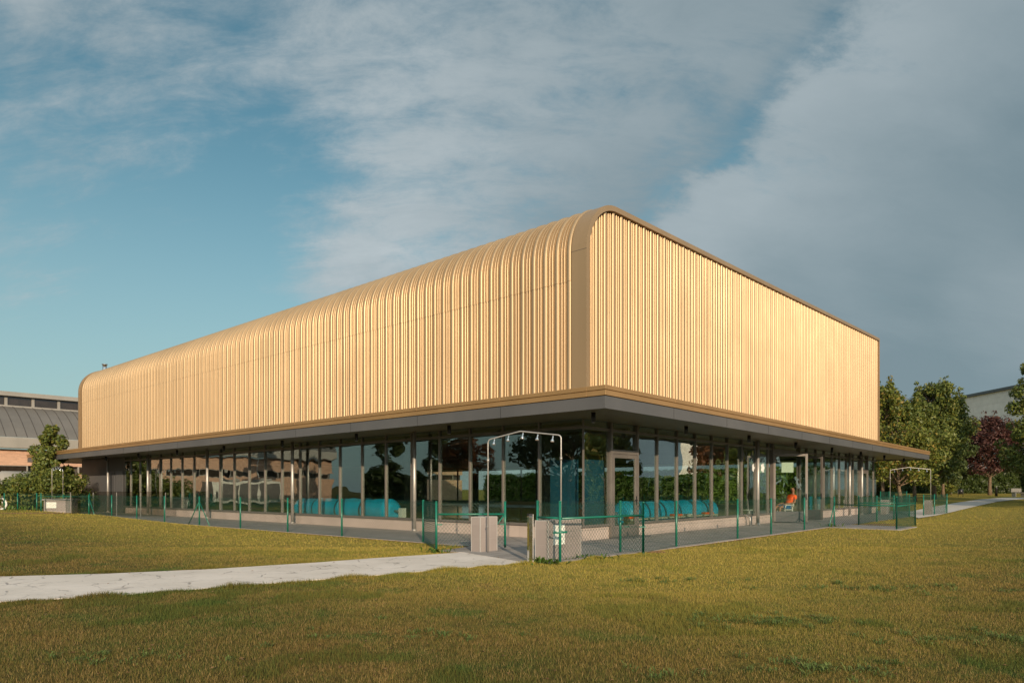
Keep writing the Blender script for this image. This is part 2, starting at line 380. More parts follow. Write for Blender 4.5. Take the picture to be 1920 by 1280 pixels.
# ------------------------------------------------------------------ mesh builder
class MB:
    def __init__(s): s.v = []; s.f = []; s.sm = []
    def quad(s, a, b, c, d, smooth=False):
        i = len(s.v); s.v += [a, b, c, d]; s.f.append((i, i+1, i+2, i+3)); s.sm.append(smooth); return s
    def box(s, x0, x1, y0, y1, z0, z1):
        i = len(s.v)
        s.v += [(x0, y0, z0), (x1, y0, z0), (x1, y1, z0), (x0, y1, z0), (x0, y0, z1), (x1, y0, z1), (x1, y1, z1), (x0, y1, z1)]
        for f in ((0, 3, 2, 1), (4, 5, 6, 7), (0, 1, 5, 4), (1, 2, 6, 5), (2, 3, 7, 6), (3, 0, 4, 7)):
            s.f.append(tuple(i+k for k in f)); s.sm.append(False)
        return s
    def obox(s, p, q, w_, z0, z1, ext=0):
        """box standing along the ground segment p-q"""
        dx, dy = q[0]-p[0], q[1]-p[1]; L = math.hypot(dx, dy) or 1; dx /= L; dy /= L; nx, ny = -dy*w_/2, dx*w_/2
        p = (p[0]-dx*ext, p[1]-dy*ext); q = (q[0]+dx*ext, q[1]+dy*ext)
        i = len(s.v)
        for z in (z0, z1):
            s.v += [(p[0]-nx, p[1]-ny, z), (q[0]-nx, q[1]-ny, z), (q[0]+nx, q[1]+ny, z), (p[0]+nx, p[1]+ny, z)]
        for f in ((0, 3, 2, 1), (4, 5, 6, 7), (0, 1, 5, 4), (1, 2, 6, 5), (2, 3, 7, 6), (3, 0, 4, 7)):
            s.f.append(tuple(i+k for k in f)); s.sm.append(False)
        return s
    def tube(s, pts, r, n=8, caps=True):
        pts = [Vector(p) for p in pts]; rr = r if isinstance(r, (list, tuple)) else [r]*len(pts)
        base = len(s.v); prev = None
        for k, p in enumerate(pts):
            if k == 0: d = pts[1]-p
            elif k == len(pts)-1: d = p-pts[k-1]
            else: d = (pts[k+1]-p).normalized()+(p-pts[k-1]).normalized()
            d = d.normalized() if d.length > 1e-9 else Vector((0, 0, 1))
            if prev is None:
                u_ = d.orthogonal().normalized()
            else:
                u_ = (prev-d*prev.dot(d)); u_ = u_.normalized() if u_.length > 1e-6 else d.orthogonal().normalized()
            prev = u_; w_ = d.cross(u_)
            for j in range(n):
                a = 2*pi*j/n; q = p+(u_*cos(a)+w_*sin(a))*rr[k]; s.v.append(tuple(q))
        for k in range(len(pts)-1):
            for j in range(n):
                s.f.append((base+k*n+j, base+k*n+(j+1) % n, base+(k+1)*n+(j+1) % n, base+(k+1)*n+j)); s.sm.append(n > 4)
        if caps:
            s.f.append(tuple(base+j for j in reversed(range(n)))); s.sm.append(False)
            s.f.append(tuple(base+(len(pts)-1)*n+j for j in range(n))); s.sm.append(False)
        return s
    def build(s, name, mat, parent=None, bev=0.0, world=False):
        me = bpy.data.meshes.new(name)
        vs = s.v
        if world and parent is not None:
            l = parent.location; vs = [(x-l[0], y-l[1], z-l[2]) for x, y, z in vs]
        me.from_pydata(vs, [], s.f); me.polygons.foreach_set('use_smooth', s.sm); me.update()
        o = bpy.data.objects.new(name, me); COL.objects.link(o)
        if mat is not None: me.materials.append(M[mat] if isinstance(mat, str) else mat)
        if parent is not None: o.parent = parent
        if bev > 0:
            b = o.modifiers.new('bevel', 'BEVEL'); b.width = bev; b.segments = 2; b.limit_method = 'ANGLE'
        return o
def np_obj(name, V, nper, mat, parent=None, attr=None, smooth=False):
    """V: (n*nper,3) vertices of separate faces"""
    n = len(V)//nper
    me = bpy.data.meshes.new(name)
    me.vertices.add(len(V)); me.vertices.foreach_set('co', np.asarray(V, np.float32).ravel())
    me.loops.add(n*nper); me.loops.foreach_set('vertex_index', np.arange(n*nper, dtype=np.int32))
    me.polygons.add(n); me.polygons.foreach_set('loop_start', np.arange(0, n*nper, nper, dtype=np.int32))
    me.polygons.foreach_set('loop_total', np.full(n, nper, dtype=np.int32))
    me.update(calc_edges=True)
    if attr is not None:
        a = me.attributes.new('rnd', 'FLOAT', 'FACE'); a.data.foreach_set('value', np.asarray(attr, np.float32))
    o = bpy.data.objects.new(name, me); COL.objects.link(o); me.materials.append(M[mat])
    if parent is not None: o.parent = parent
    return o
def tag(o, label, cat, group=None):
    o['label'] = label; o['category'] = cat
    if group: o['group'] = group
    return o
def thing(name, label, cat, loc=(0, 0, 0), rz=0, group=None):
    o = bpy.data.objects.new(name, None); COL.objects.link(o); o.empty_display_size = .2
    o.location = loc; o.rotation_euler = (0, 0, rz); return tag(o, label, cat, group)
def structure(o, kind='structure'):
    o['kind'] = kind; return o
def copy_thing(src, label, loc, rz=None, scale=None, group=None):
    c = src.copy(); COL.objects.link(c); c.location = loc
    if rz is not None: c.rotation_euler = (0, 0, rz)
    if scale: c.scale = (scale,)*3
    c['label'] = label
    if group: c['group'] = group
    for ch in list(src.children):
        d = ch.copy(); COL.objects.link(d); d.parent = c
        for g in list(ch.children):
            e = g.copy(); COL.objects.link(e); e.parent = d
    return c

# ------------------------------------------------------------------ ground, paving, paths
def axis(c0, c1, fine, far):
    a = list(np.arange(c0, c1+1e-6, fine)); st = fine
    lo = c0; hi = c1
    while hi < far: st *= 1.25; hi += st; a.append(hi)
    st = fine
    while lo > -far: st *= 1.25; lo -= st; a.insert(0, lo)
    return np.array(a)
xs = axis(-40, 70, .5, 2500); ys = axis(-2, 100, .5, 2500)
gx, gy = np.meshgrid(xs, ys)
gz = ground(gx, gy)
V = np.stack([gx.ravel(), gy.ravel(), gz.ravel()], 1)
nx, ny = len(xs), len(ys)
i = np.arange((ny-1)*(nx-1)); r_ = i//(nx-1); c_ = i % (nx-1)
q = np.stack([r_*nx+c_, r_*nx+c_+1, (r_+1)*nx+c_+1, (r_+1)*nx+c_], 1)
me = bpy.data.meshes.new('ground'); me.vertices.add(len(V)); me.vertices.foreach_set('co', V.astype(np.float32).ravel())
me.loops.add(len(q)*4); me.loops.foreach_set('vertex_index', q.astype(np.int32).ravel())
me.polygons.add(len(q)); me.polygons.foreach_set('loop_start', np.arange(0, len(q)*4, 4, dtype=np.int32)); me.polygons.foreach_set('loop_total', np.full(len(q), 4, np.int32))
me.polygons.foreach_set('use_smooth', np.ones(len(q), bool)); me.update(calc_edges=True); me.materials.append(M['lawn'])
g_o = bpy.data.objects.new('ground', me); COL.objects.link(g_o); structure(g_o)

def slab(name, poly, z0, z1, mat):
    n = len(poly); m = MB()
    m.v = [(x, y, z0) for x, y in poly]+[(x, y, z1) for x, y in poly]
    m.f = [tuple(range(n, 2*n)), tuple(reversed(range(n)))]+[(k, (k+1) % n, n+(k+1) % n, n+k) for k in range(n)]
    m.sm = [False]*len(m.f)
    return structure(m.build(name, mat))
OUT_L, OUT_R = 3.05, 2.75                # width of the paving along the two fronts
pav = [bw(-OUT_L, -1.2), bw(-1.2-1.1, -3.9), bw(-.6, -OUT_R-.7), bw(1.0, -OUT_R), bw(10.9, -OUT_R), bw(10.9, -5.0), bw(13.4, -5.0), bw(13.4, -OUT_R), bw(33, -OUT_R), bw(33, 43), bw(-OUT_L, 43)]
# the gate forecourt reaches out to the pale path
fore = [hit(870, 1036), hit(990, 1056), hit(1012, 1052), hit(1150, 1041), hit(1207, 1033)]
pav = [bw(-OUT_L, 1.0), hit(820, 1034), hit(872, 1037), hit(992, 1057), hit(1050, 1056), hit(1110, 1047), hit(1206, 1036), bw(.6, -OUT_R)]+pav[4:]
slab('pavement', pav, -.06, .022, 'pave')
up = [(-700, 1086), (0, 1083), (200, 1077), (400, 1068), (600, 1055.5), (700, 1048), (815, 1040), (872, 1035.5)]
lo = [(992, 1056.5), (900, 1063), (700, 1080), (550, 1092), (400, 1104), (200, 1119), (0, 1131), (-500, 1160)]
PATH_L = [hit(*p) for p in up]+[hit(*p) for p in lo]
slab('path', PATH_L, -.08, .014, 'path')
pr_u = [(1690, 962), (1755, 949), (1800, 941.5), (1835, 936.5), (1880, 933)]
pr_l = [(1960, 933), (1900, 937), (1870, 940.5), (1835, 948), (1800, 956.5), (1757, 966.5), (1722, 972)]
PATH_R = [hit(*p) for p in pr_u]+[hit(*p) for p in pr_l]
def sheet(name, poly, lift, mat, sub=6):
    """flat-ish path that follows the rolling ground"""
    bm = bmesh.new(); vs = [bm.verts.new((x, y, 0)) for x, y in poly]; bm.faces.new(vs)
    bmesh.ops.triangulate(bm, faces=bm.faces[:])
    bmesh.ops.subdivide_edges(bm, edges=bm.edges[:], cuts=sub, use_grid_fill=True)
    bmesh.ops.triangulate(bm, faces=bm.faces[:])
    for vv in bm.verts: vv.co.z = float(ground(vv.co.x, vv.co.y))+lift
    me = bpy.data.meshes.new(name); bm.to_mesh(me); bm.free(); me.materials.append(M[mat])
    o = bpy.data.objects.new(name, me); COL.objects.link(o); return structure(o)
sheet('path', PATH_R, .03, 'conc', 8)

def strip(pts, w0, seed):
    """soil strip with a ragged outline along a polyline of ground points"""
    r = random.Random(seed); L = []; Rr = []
    P = []
    for (x0, y0), (x1, y1) in zip(pts[:-1], pts[1:]):
        n = max(2, int(math.hypot(x1-x0, y1-y0)/.18))
        P += [(x0+(x1-x0)*k/n, y0+(y1-y0)*k/n) for k in range(n)]
    P.append(pts[-1])
    m = MB()
    for k, (x, y) in enumerate(P):
        a = P[max(0, k-1)]; b = P[min(len(P)-1, k+1)]
        dx, dy = b[0]-a[0], b[1]-a[1]; l = math.hypot(dx, dy) or 1
        nx_, ny_ = dy/l, -dx/l
        wa = w0*(.45+1.0*abs(r.gauss(.3, .35)))
        for s_, ww in ((-1, .05), (1, wa)):
            X, Y = x+nx_*ww*s_*-1*-1 if s_ > 0 else x-nx_*ww, y+ny_*ww if s_ > 0 else y-ny_*ww
            m.v.append((X, Y, float(ground(X, Y))+.008))
    for k in range(len(P)-1):
        m.f.append((2*k, 2*k+1, 2*k+3, 2*k+2)); m.sm.append(True)
    return m
SO = [strip([bw(33, -OUT_R), bw(13.4, -OUT_R)], .25, 1), strip([bw(10.9, -OUT_R), bw(.6, -OUT_R), hit(1206, 1036), hit(1050, 1056), hit(1000, 1058)], .22, 2),
      strip([hit(872, 1037), hit(820, 1034), bw(-OUT_L, 1.0), bw(-OUT_L, 20), bw(-OUT_L, 36)], .16, 3)]
mm = MB()
for s_ in SO:
    o_ = len(mm.v); mm.v += s_.v; mm.f += [tuple(o_+k for k in f) for f in s_.f]; mm.sm += s_.sm
structure(mm.build('soil_strip', 'soil'))
# bare reddish soil patches
def patch(px, py, rx, ry, seed):
    r = random.Random(seed); c = hit(px, py); n = 26; m = MB(); m.v.append((*c, float(ground(*c))+.012))
    for k in range(n):
        a = 2*pi*k/n; q_ = .75+.35*r.random(); x = c[0]+cos(a)*rx*q_; y = c[1]+sin(a)*ry*q_
        m.v.append((x, y, float(ground(x, y))+.008))
    for k in range(n): m.f.append((0, 1+k, 1+(k+1) % n)); m.sm.append(True)
    return structure(m.build('soil_patch', 'soil'))
patch(1222, 1033, .28, .45, 4); patch(1112, 1044, .35, .22, 5); patch(850, 1031, .35, .25, 6)
patch(1650, 983, .9, .45, 7); patch(60, 962, 2.2, .5, 8); patch(168, 962, 1.6, .4, 9)

# ------------------------------------------------------------------ grass blades
def inpoly(x, y, poly):
    ins = np.zeros(x.shape, bool); n = len(poly)
    for k in range(n):
        x0, y0 = poly[k]; x1, y1 = poly[(k+1) % n]
        if y0 == y1: continue
        c = ((y0 > y) != (y1 > y)) & (x < (x1-x0)*(y-y0)/(y1-y0)+x0)
        ins ^= c
    return ins
rng = np.random.default_rng(3)
def vnoise(x, y, seed):
    g = np.random.default_rng(seed).random((64, 64)); xi = np.floor(x).astype(int); yi = np.floor(y).astype(int)
    fx, fy = x-xi, y-yi; fx = fx*fx*(3-2*fx); fy = fy*fy*(3-2*fy)
    a = g[xi % 64, yi % 64]; b = g[(xi+1) % 64, yi % 64]; c = g[xi % 64, (yi+1) % 64]; d = g[(xi+1) % 64, (yi+1) % 64]
    return (a*(1-fx)+b*fx)*(1-fy)+(c*(1-fx)+d*fx)*fy
def blades(n, y0, y1, h, wd, pw=1.0):
    Y = y0+(y1-y0)*rng.random(n)**pw
    X = (rng.random(n)*2-1)*(.80*Y+.6)
    b, a = wb(X, Y)
    keep = ~inpoly(X, Y, PATH_L) & ~inpoly(X, Y, pav) & ~inpoly(X, Y, PATH_R)
    keep &= ~((b > -OUT_L) & (a > -OUT_R) & (b < 33))
    X, Y = X[keep], Y[keep]; n = len(X)
    cl = .55*vnoise(X*1.3, Y*1.3, 1)+.45*vnoise(X*4.1, Y*4.1, 2)
    wp = vnoise(X*.55, Y*.55, 3)*.6+vnoise(X*2.2, Y*2.2, 4)*.4
    Z = ground(X, Y)
    hh = h*(.45+.75*rng.random(n))*(.8+.4*cl)
    tuft = (rng.random(n) < .02) | ((wp > .66) & (rng.random(n) < .6))
    hh[tuft] *= 1.75
    bald = (wp < .30) & (rng.random(n) < .6); hh[bald] *= .35
    ang = rng.random(n)*2*pi; ld = rng.random(n)*.9; la = rng.random(n)*2*pi
    wv = wd*(.6+.8*rng.random(n))
    V = np.zeros((n, 3, 3))
    V[:, 0] = np.stack([X-np.cos(ang)*wv, Y-np.sin(ang)*wv, Z-.01], 1)
    V[:, 1] = np.stack([X+np.cos(ang)*wv, Y+np.sin(ang)*wv, Z-.01], 1)
    V[:, 2] = np.stack([X+np.cos(la)*hh*ld, Y+np.sin(la)*hh*ld, Z+hh], 1)
    rv = rng.random(n); rv = np.where(wp > .66, rv*.30, rv); return V.reshape(-1, 3), rv
parts = [blades(260000, 4.2, 9.0, .030, .0026, .9), blades(220000, 8.5, 16, .032, .0040, .9), blades(120000, 15, 30, .034, .008, .9), blades(50000, 29, 60, .04, .016)]
# longer grass fringe along the path edges
def fringe(pts, n, wdt, h):
    P = [hit(*p) for p in pts]; out = []
    seg = [math.hypot(P[k+1][0]-P[k][0], P[k+1][1]-P[k][1]) for k in range(len(P)-1)]; tot = sum(seg)
    for k in range(len(P)-1):
        m_ = int(n*seg[k]/tot); t = rng.random(m_)
        X = P[k][0]+(P[k+1][0]-P[k][0])*t+rng.normal(0, wdt, m_); Y = P[k][1]+(P[k+1][1]-P[k][1])*t+rng.normal(0, wdt, m_)
        cl = .6+.5*np.sin(X*7)*np.sin(X*2.3+1)
        hh = h*(.4+.8*rng.random(m_))*cl; ang = rng.random(m_)*2*pi; la = rng.random(m_)*2*pi; Z = ground(X, Y)
        V = np.zeros((m_, 3, 3)); wv = .005
        V[:, 0] = np.stack([X-np.cos(ang)*wv, Y-np.sin(ang)*wv, Z-.01], 1); V[:, 1] = np.stack([X+np.cos(ang)*wv, Y+np.sin(ang)*wv, Z-.01], 1)
        V[:, 2] = np.stack([X+np.cos(la)*hh*.6, Y+np.sin(la)*hh*.6, Z+hh], 1)
        out.append(V.reshape(-1, 3))
    V = np.concatenate(out); return V, rng.random(len(V)//3)*.6
parts.append(fringe([(0, 1132), (200, 1120), (400, 1105), (550, 1093), (700, 1081), (900, 1064), (992, 1058), (1050, 1058), (1110, 1049), (1206, 1038)], 16000, .035, .075))
parts.append(fringe([(0, 1082), (200, 1076), (400, 1067), (600, 1054.5), (700, 1047), (815, 1039), (830, 1033)], 14000, .04, .085))
V = np.concatenate([p[0] for p in parts]); A = np.concatenate([p[1] for p in parts])
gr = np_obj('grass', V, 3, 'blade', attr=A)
gr['kind'] = 'stuff'; gr['label'] = 'short patchy green and straw coloured grass of the lawn'

# ------------------------------------------------------------------ main building
LA, LB = 38.9, 28.9
RR, Z0 = 1.38, 7.50                      # fillet radius and where the curve starts
SL = .037                                # roof pitch along b
ZB = 3.60
B = thing('sports_hall', 'gold fluted metal hall floating over a ring of dark glass, with a thin canopy', 'building', (C0[0], C0[1], 0), TH)
def roofpath(off, nseg=14, z_start=ZB):
    """list of (b, z) following wall, curve and roof; off = offset outward"""
    pts = [(-off, z_start)]
    for k in range(nseg+1):
        a = pi/2*k/nseg
        pts.append((RR-(RR+off)*cos(a), Z0+(RR+off)*sin(a)*1.0))
    pts.append((LB, Z0+RR+off+SL*(LB-RR)))
    return pts
RIB = [(0, 0)]
for k in range(9): RIB.append((.004+.122*(.5-.5*cos(pi*k/8)), .014+.062*sin(pi*k/8)**.75))
RIB.append((.130, 0))
for q0 in (.196, .290):
    RIB.append((q0, 0))
    for k in range(6): RIB.append((q0+.001+.036*(.5-.5*cos(pi*k/5)), .012+.038*sin(pi*k/5)**.75))
    RIB.append((q0+.038, 0))
def ribs(L, start=0.0):
    out = []; s_ = start; k = 0
    while s_ < L:
        for a, d in RIB:
            if s_+a < L: out.append((s_+a, d))
        s_ += .4
    out.append((L, 0)); return out
prof = ribs(LA-.45, .31)
def cladding(z_lo, z_hi, name, lift):
    m = MB(); rows = []
    for a, d in prof:
        o = .05+d+lift; col = []
        if z_hi < Z0: col = [(-o, z_lo), (-o, z_hi)]
        else: col = [(-o, z_lo)]+roofpath(o)[1:]
        rows.append((a, col))
    n = len(rows[0][1])
    for a, col in rows: m.v += [(b_, a, z) for b_, z in col]
    for k in range(len(rows)-1):
        for j in range(n-1):
            m.f.append((k*n+j, k*n+j+1, (k+1)*n+j+1, (k+1)*n+j)); m.sm.append(False)
    return m.build(name, 'gold', B)
cladding(ZB-.02, 6.765, 'side_cladding', 0.0)
cladding(6.77, 9, 'curved_cladding', .006)
# front cladding (towards +b), under the rim
m = MB(); pf = ribs(LB-.06, .02)
def ztop(b_):
    if b_ < RR: return Z0+sqrt(max(0, RR*RR-(RR-b_)**2))
    return Z0+RR+SL*(b_-RR)
row = []
for b_, d in pf:
    row.append(((b_, -.05-d, ZB-.02), (b_, -.05-d, ztop(b_)-.02)))
for k in range(len(row)-1):
    m.quad(row[k][0], row[k+1][0], row[k+1][1], row[k][1])
m.build('front_cladding', 'gold', B)
# bronze rims at both ends of the long side
def rim(y0, y1, o0, o1, name):
    m = MB(); P0 = roofpath(o0); P1 = roofpath(o1); n = len(P0)
    for (b0, z0), (b1, z1) in zip(P0, P1):
        m.v += [(b0, y0, z0), (b1, y0, z1), (b1, y1, z1), (b0, y1, z0)]
    for k in range(n-1):
        for j in range(4):
            m.f.append((4*k+j, 4*k+(j+1) % 4, 4*(k+1)+(j+1) % 4, 4*(k+1)+j)); m.sm.append(False)
    m.f += [(0, 1, 2, 3), (4*n-4, 4*n-1, 4*n-2, 4*n-3)]; m.sm += [False]*2
    return m.build(name, 'rim', B)
rim(-.18, .29, -.04, .10, 'edge_rim')
rim(LA-.12, LA+.12, -.10, .16, 'edge_rim')
m = MB().box(LB-.05, LB+.06, -.16, .05, ZB, ztop(LB)-.05); m.build('corner_trim', 'rim', B)
# thin joints in the rim
m = MB().box(-.1035, -.0995, -.183, .293, Z0-.004, Z0+.004); m.build('rim_joint', 'darkwall', B)
# plain back walls and roof
m = MB(); m.box(LB-.02, LB+.02, .06, LA-.13, ZB, ztop(LB)-.05); m.build('rear_wall', 'gold', B)
m = MB(); m.box(.3, LB-.03, LA-.11, LA-.05, ZB, Z0+.9); m.build('rear_wall', 'gold', B)
# inner lining so no light leaks into the hall
m = MB(); m.box(.02, LB-.04, .04, LA-.16, 3.28, 3.34); m.build('hall_ceiling', 'ceil', B)
# canopy
OV = 2.09; EB, EA = LB+3.4, LA+3.6
def ring(z0, z1, inset, w_, name, mat, bev=0):
    x0, x1, y0, y1 = -OV+inset, EB-inset, -OV+inset, EA-inset
    m = MB()
    m.box(x0, x1, y0, y0+w_, z0, z1); m.box(x0, x1, y1-w_, y1, z0, z1)
    m.box(x0, x0+w_, y0+w_, y1-w_, z0, z1); m.box(x1-w_, x1, y0+w_, y1-w_, z0, z1)
    return m.build(name, mat, B, bev)
ring(3.505, 3.60, 0.0, .5, 'canopy_edge', 'ledge', .006)
ring(3.385, 3.503, .025, .5, 'canopy_edge', 'ledge', .006)
ring(3.10, 3.372, .045, .03, 'fascia', 'fascia', .004)
ring(3.372, 3.384, .075, .4, 'shadow_gap', 'black')
m = MB()
m.box(-OV+.5, .0, -OV+.5, EA-.5, 3.50, 3.575); m.box(LB, EB-.5, -OV+.5, EA-.5, 3.50, 3.575)
m.box(.0, LB, -OV+.5, .0, 3.50, 3.575); m.box(.0, LB, LA, EA-.5, 3.50, 3.575); m.build('canopy_roof', 'roofm', B)
m = MB()
m.box(-OV+.08, -.07, -OV+.08, EA-.08, 3.16, 3.20); m.box(LB+.07, EB-.08, -OV+.08, EA-.08, 3.16, 3.20)
m.box(-.07, LB+.07, -OV+.08, -.07, 3.16, 3.20); m.box(-.07, LB+.07, LA+.07, EA-.08, 3.16, 3.20); m.build('soffit', 'soffit', B)
for k in range(1, 14):
    a_ = -OV+k*3.1
    if a_ < EA: MB().box(-OV+.0405, -OV+.0445, a_-.004, a_+.004, 3.101, 3.371).build('sheet_joint', 'black', B); MB().box(-OV-.0035, -OV-.0005, a_-.004, a_+.004, 3.507, 3.598).build('sheet_joint', 'rim', B)
for k in range(1, 11):
    b_ = -OV+k*3.1
    if b_ < EB: MB().box(b_-.004, b_+.004, -OV+.0405, -OV+.0445, 3.101, 3.371).build('sheet_joint', 'black', B); MB().box(b_-.004, b_+.004, -OV-.0035, -OV-.0005, 3.507, 3.598).build('sheet_joint', 'rim', B)
# plinth, sill, head
PL0, PL1 = .02, .36
m = MB()
m.box(.0, .18, -.0, 31.6, -.05, PL1); m.build('plinth', 'plinth', B, .006)
for b0, b1 in ((.18, 1.2), (2.62, 12.85), (15.95, 25.35), (26.85, LB)):
    MB().box(b0, b1, .0, .18, -.05, PL1).build('plinth', 'plinth', B, .006)
MB().box(.0, LB, LA-.18, LA, -.05, PL1).build('plinth', 'plinth', B)
MB().box(LB-.18, LB, .18, LA-.18, -.05, PL1).build('plinth', 'plinth', B)
m = MB().box(-.06, .12, -.05, 31.6, PL1+.002, PL1+.065); m.build('sill', 'mullion', B, .006)
for b0, b1 in ((.12, 1.2), (2.62, 12.85), (15.95, 25.35), (26.85, LB)):
    MB().box(b0, b1, -.06, .12, PL1+.002, PL1+.065).build('sill', 'mullion', B, .006)
ZH = 2.92
MB().box(-.045, .05, -.04, 31.5, ZH, ZH+.07).build('transom', 'mullion', B)
MB().box(.05, LB, -.045, .05, ZH, ZH+.07).build('transom', 'mullion', B)
MB().box(-.03, .07, -.03, LA-.1, 3.16, 3.279).build('head_beam', 'darkwall', B)
MB().box(.07, LB, -.03, .07, 3.16, 3.279).build('head_beam', 'darkwall', B)
# long side: mullions and panes
al = [1.435+1.327*k for k in range(23)]; al = [a for a in al if a < 31.4]
mull_l = MB().box(-.052, .06, -.026, .026, PL1+.066, 3.159)
me0 = None
def mullion(kind, b_, a_):
    o = bpy.data.objects.new('mullion', kind); COL.objects.link(o); o.parent = B; o.location = (b_, a_, 0); return o
tmp = mull_l.build('mullion', 'mullion', B); ML = tmp.data; tmp.location = (0, al[0], 0)
for a_ in al[1:]: mullion(ML, 0, a_)
tmp = MB().box(-.026, .026, -.052, .06, PL1+.066, 3.159).build('mullion', 'mullion', B); MR = tmp.data; tmp.location = (3.77, 0, 0)
br_ = [5.0, 6.235, 7.47, 8.71, 9.95, 11.2, 12.47, 17.0, 18.2, 19.4, 20.6, 21.8, 22.95, 24.15]
for b_ in br_: mullion(MR, b_, 0)
mullion(MR, 28.2, 0)
MB().box(-.05, -.01, -.05, -.01, PL1+.066, 3.159).build('corner_post', 'mullion', B)
# panes, one mesh each (upper light and lower light joined as one glazed bay)
def pane_l(a0, a1, z0=PL1+.067, z1=3.158):
    return MB().box(-.006, .006, a0, a1, z0, z1).build('window_pane', 'glass', B)
e = [0.0]+al+[31.45]
for k in range(len(e)-1): pane_l(e[k]+(.029 if k else .0), e[k+1]-.029)
def pane_r(b0, b1, z0=PL1+.067, z1=3.158):
    return MB().box(b0, b1, -.006, .006, z0, z1).build('window_pane', 'glass', B)
e = [2.68, 3.77]+br_[:7]
pane_r(.01, 1.13)
for k in range(len(e)-1): pane_r(e[k]+.029, e[k+1]-.029)
e = [15.98]+br_[7:]+[25.30]
for k in range(len(e)-1): pane_r(e[k]+.029, e[k+1]-.029)
pane_r(26.9, 28.17); pane_r(28.23, LB-.05)
# rear glazing lets daylight through the hall
for k in range(10):
    y0 = .3+k*3.8; MB().box(LB-.096, LB-.084, y0, y0+3.7, PL1+.002, 3.158).build('window_pane', 'glass', B)
    MB().box(LB-.14, LB-.04, y0+3.7, y0+3.8, PL1+.002, 3.158).build('mullion', 'mullion', B)
# door with frame on the short front near the corner
def glazed_door(b0, b1, handle=True, zt=2.32):
    fr = MB(); fr.box(b0, b0+.075, -.09, .06, .03, 3.158); fr.box(b1-.075, b1, -.09, .06, .03, 3.158); fr.box(b0+.075, b1-.075, -.09, .06, zt, zt+.12)
    fr.build('door_frame', 'mullion', B, .004)
    d = MB(); x0, x1 = b0+.08, b1-.08
    d.box(x0, x0+.10, -.075, -.02, .05, zt-.005); d.box(x1-.10, x1, -.075, -.02, .05, zt-.005)
    d.box(x0+.10, x1-.10, -.075, -.02, zt-.11, zt-.005); d.box(x0+.10, x1-.10, -.075, -.02, .05, .36)
    dd = d.build('door', 'mullion', B, .003)
    MB().box(x0+.101, x1-.101, -.053, -.043, .361, zt-.111).build('door_glass', 'glass', dd)
    h = MB(); hx = x1-.05
    h.box(hx-.02, hx+.02, -.09, -.075, .92, 1.16); h.tube([(hx, -.08, 1.05), (hx, -.125, 1.05), (hx-.13, -.125, 1.05)], .011, 8); h.build('handle', 'black', dd)
    MB().box(b0+.076, b1-.076, -.006, .006, zt+.121, 3.157).build('window_pane', 'glass', B)
    MB().box(b0-.05, b1+.05, -.45, -.095, -.02, .055).build('door_step', 'fascia', B, .005)
glazed_door(1.2, 2.62); glazed_door(25.35, 26.85)
# wide opening with both door leaves standing open, left leaf tall with solid grey base
def leaf(p, q, name='open_door', zt=2.75, zb=.06, panel=.42):
    dx, dy = q[0]-p[0], q[1]-p[1]; L = math.hypot(dx, dy); ang = math.atan2(dy, dx)
    t = MB(); t.box(0, .08, -.025, .025, zb, zt); t.box(L-.09, L, -.025, .025, zb, zt); t.box(.08, L-.09, -.025, .025, zt-.09, zt)
    o = t.build(name, 'mullion', B, .003); o.location = (p[0], p[1], 0); o.rotation_euler = (0, 0, ang)
    MB().box(.08, L-.09, -.02, .02, zb, zb+panel).build('kick_panel', 'fascia', o)
    MB().box(.081, L-.091, -.005, .005, zb+panel+.001, zt-.091).build('door_glass', 'glass', o)
    h = MB(); h.box(L-.075, L-.035, -.04, -.026, .95, 1.18); h.tube([(L-.055, -.03, 1.06), (L-.055, -.08, 1.06), (L-.17, -.08, 1.06)], .011, 8); h.build('handle', 'black', o)
    return o
lf = leaf((12.95, -.06), (13.45, -1.22)); MB().box(.30, .74, .007, .011, 2.02, 2.42).build('notice', 'paper', lf); leaf((15.9, -.06), (15.85, -1.05))
fr = MB(); fr.box(12.86, 12.93, -.09, .06, .02, 3.158); fr.box(15.91, 15.975, -.09, .06, .02, 3.158); fr.box(12.93, 15.91, -.09, .06, 2.77, 2.919); fr.build('door_frame', 'mullion', B)
MB().box(12.94, 15.90, -.006, .006, 2.991, 3.157).build('window_pane', 'glass', B)
# steel columns outside the glass (each with a foot plate)
def column(b_, a_, r=.06):
    m = MB().tube([(b_, a_, .022), (b_, a_, 3.159)], r, 16); m.box(b_-.1, b_+.1, a_-.1, a_+.1, .023, .045)
    m.tube([(b_, a_, .045), (b_, a_, .10)], r+.022, 16)
    return m.build('column', 'steel', B)
for a_ in (6.25, 13.4, 20.6, 27.4, 33.2): column(-.33, a_)
for b_ in (10.6, 22.3, 24.5): column(b_, -.36)
# downpipe beside the column on the short front
MB().tube([(10.22, -.22, .03), (10.22, -.22, .30), (10.22, .0, .42)], .035, 10).build('drain_pipe', 'steel', B)
# surface mounted downlights under the soffit
def downl(b_, a_):
    m = MB().tube([(b_, a_, 2.93), (b_, a_, 3.159)], .055, 12); o = m.build('downlight', 'black', B)
    MB().tube([(b_, a_, 2.922), (b_, a_, 2.929)], .045, 12).build('lens', 'steel', o)
for a_ in (-1.05, 3.9, 8.3, 12.9, 17.5, 22.1, 26.7, 31.3): downl(-1.05, a_)
for b_ in (3.6, 8.1, 12.6, 17.1, 21.6, 26.1, 30.6): downl(b_, -1.05)
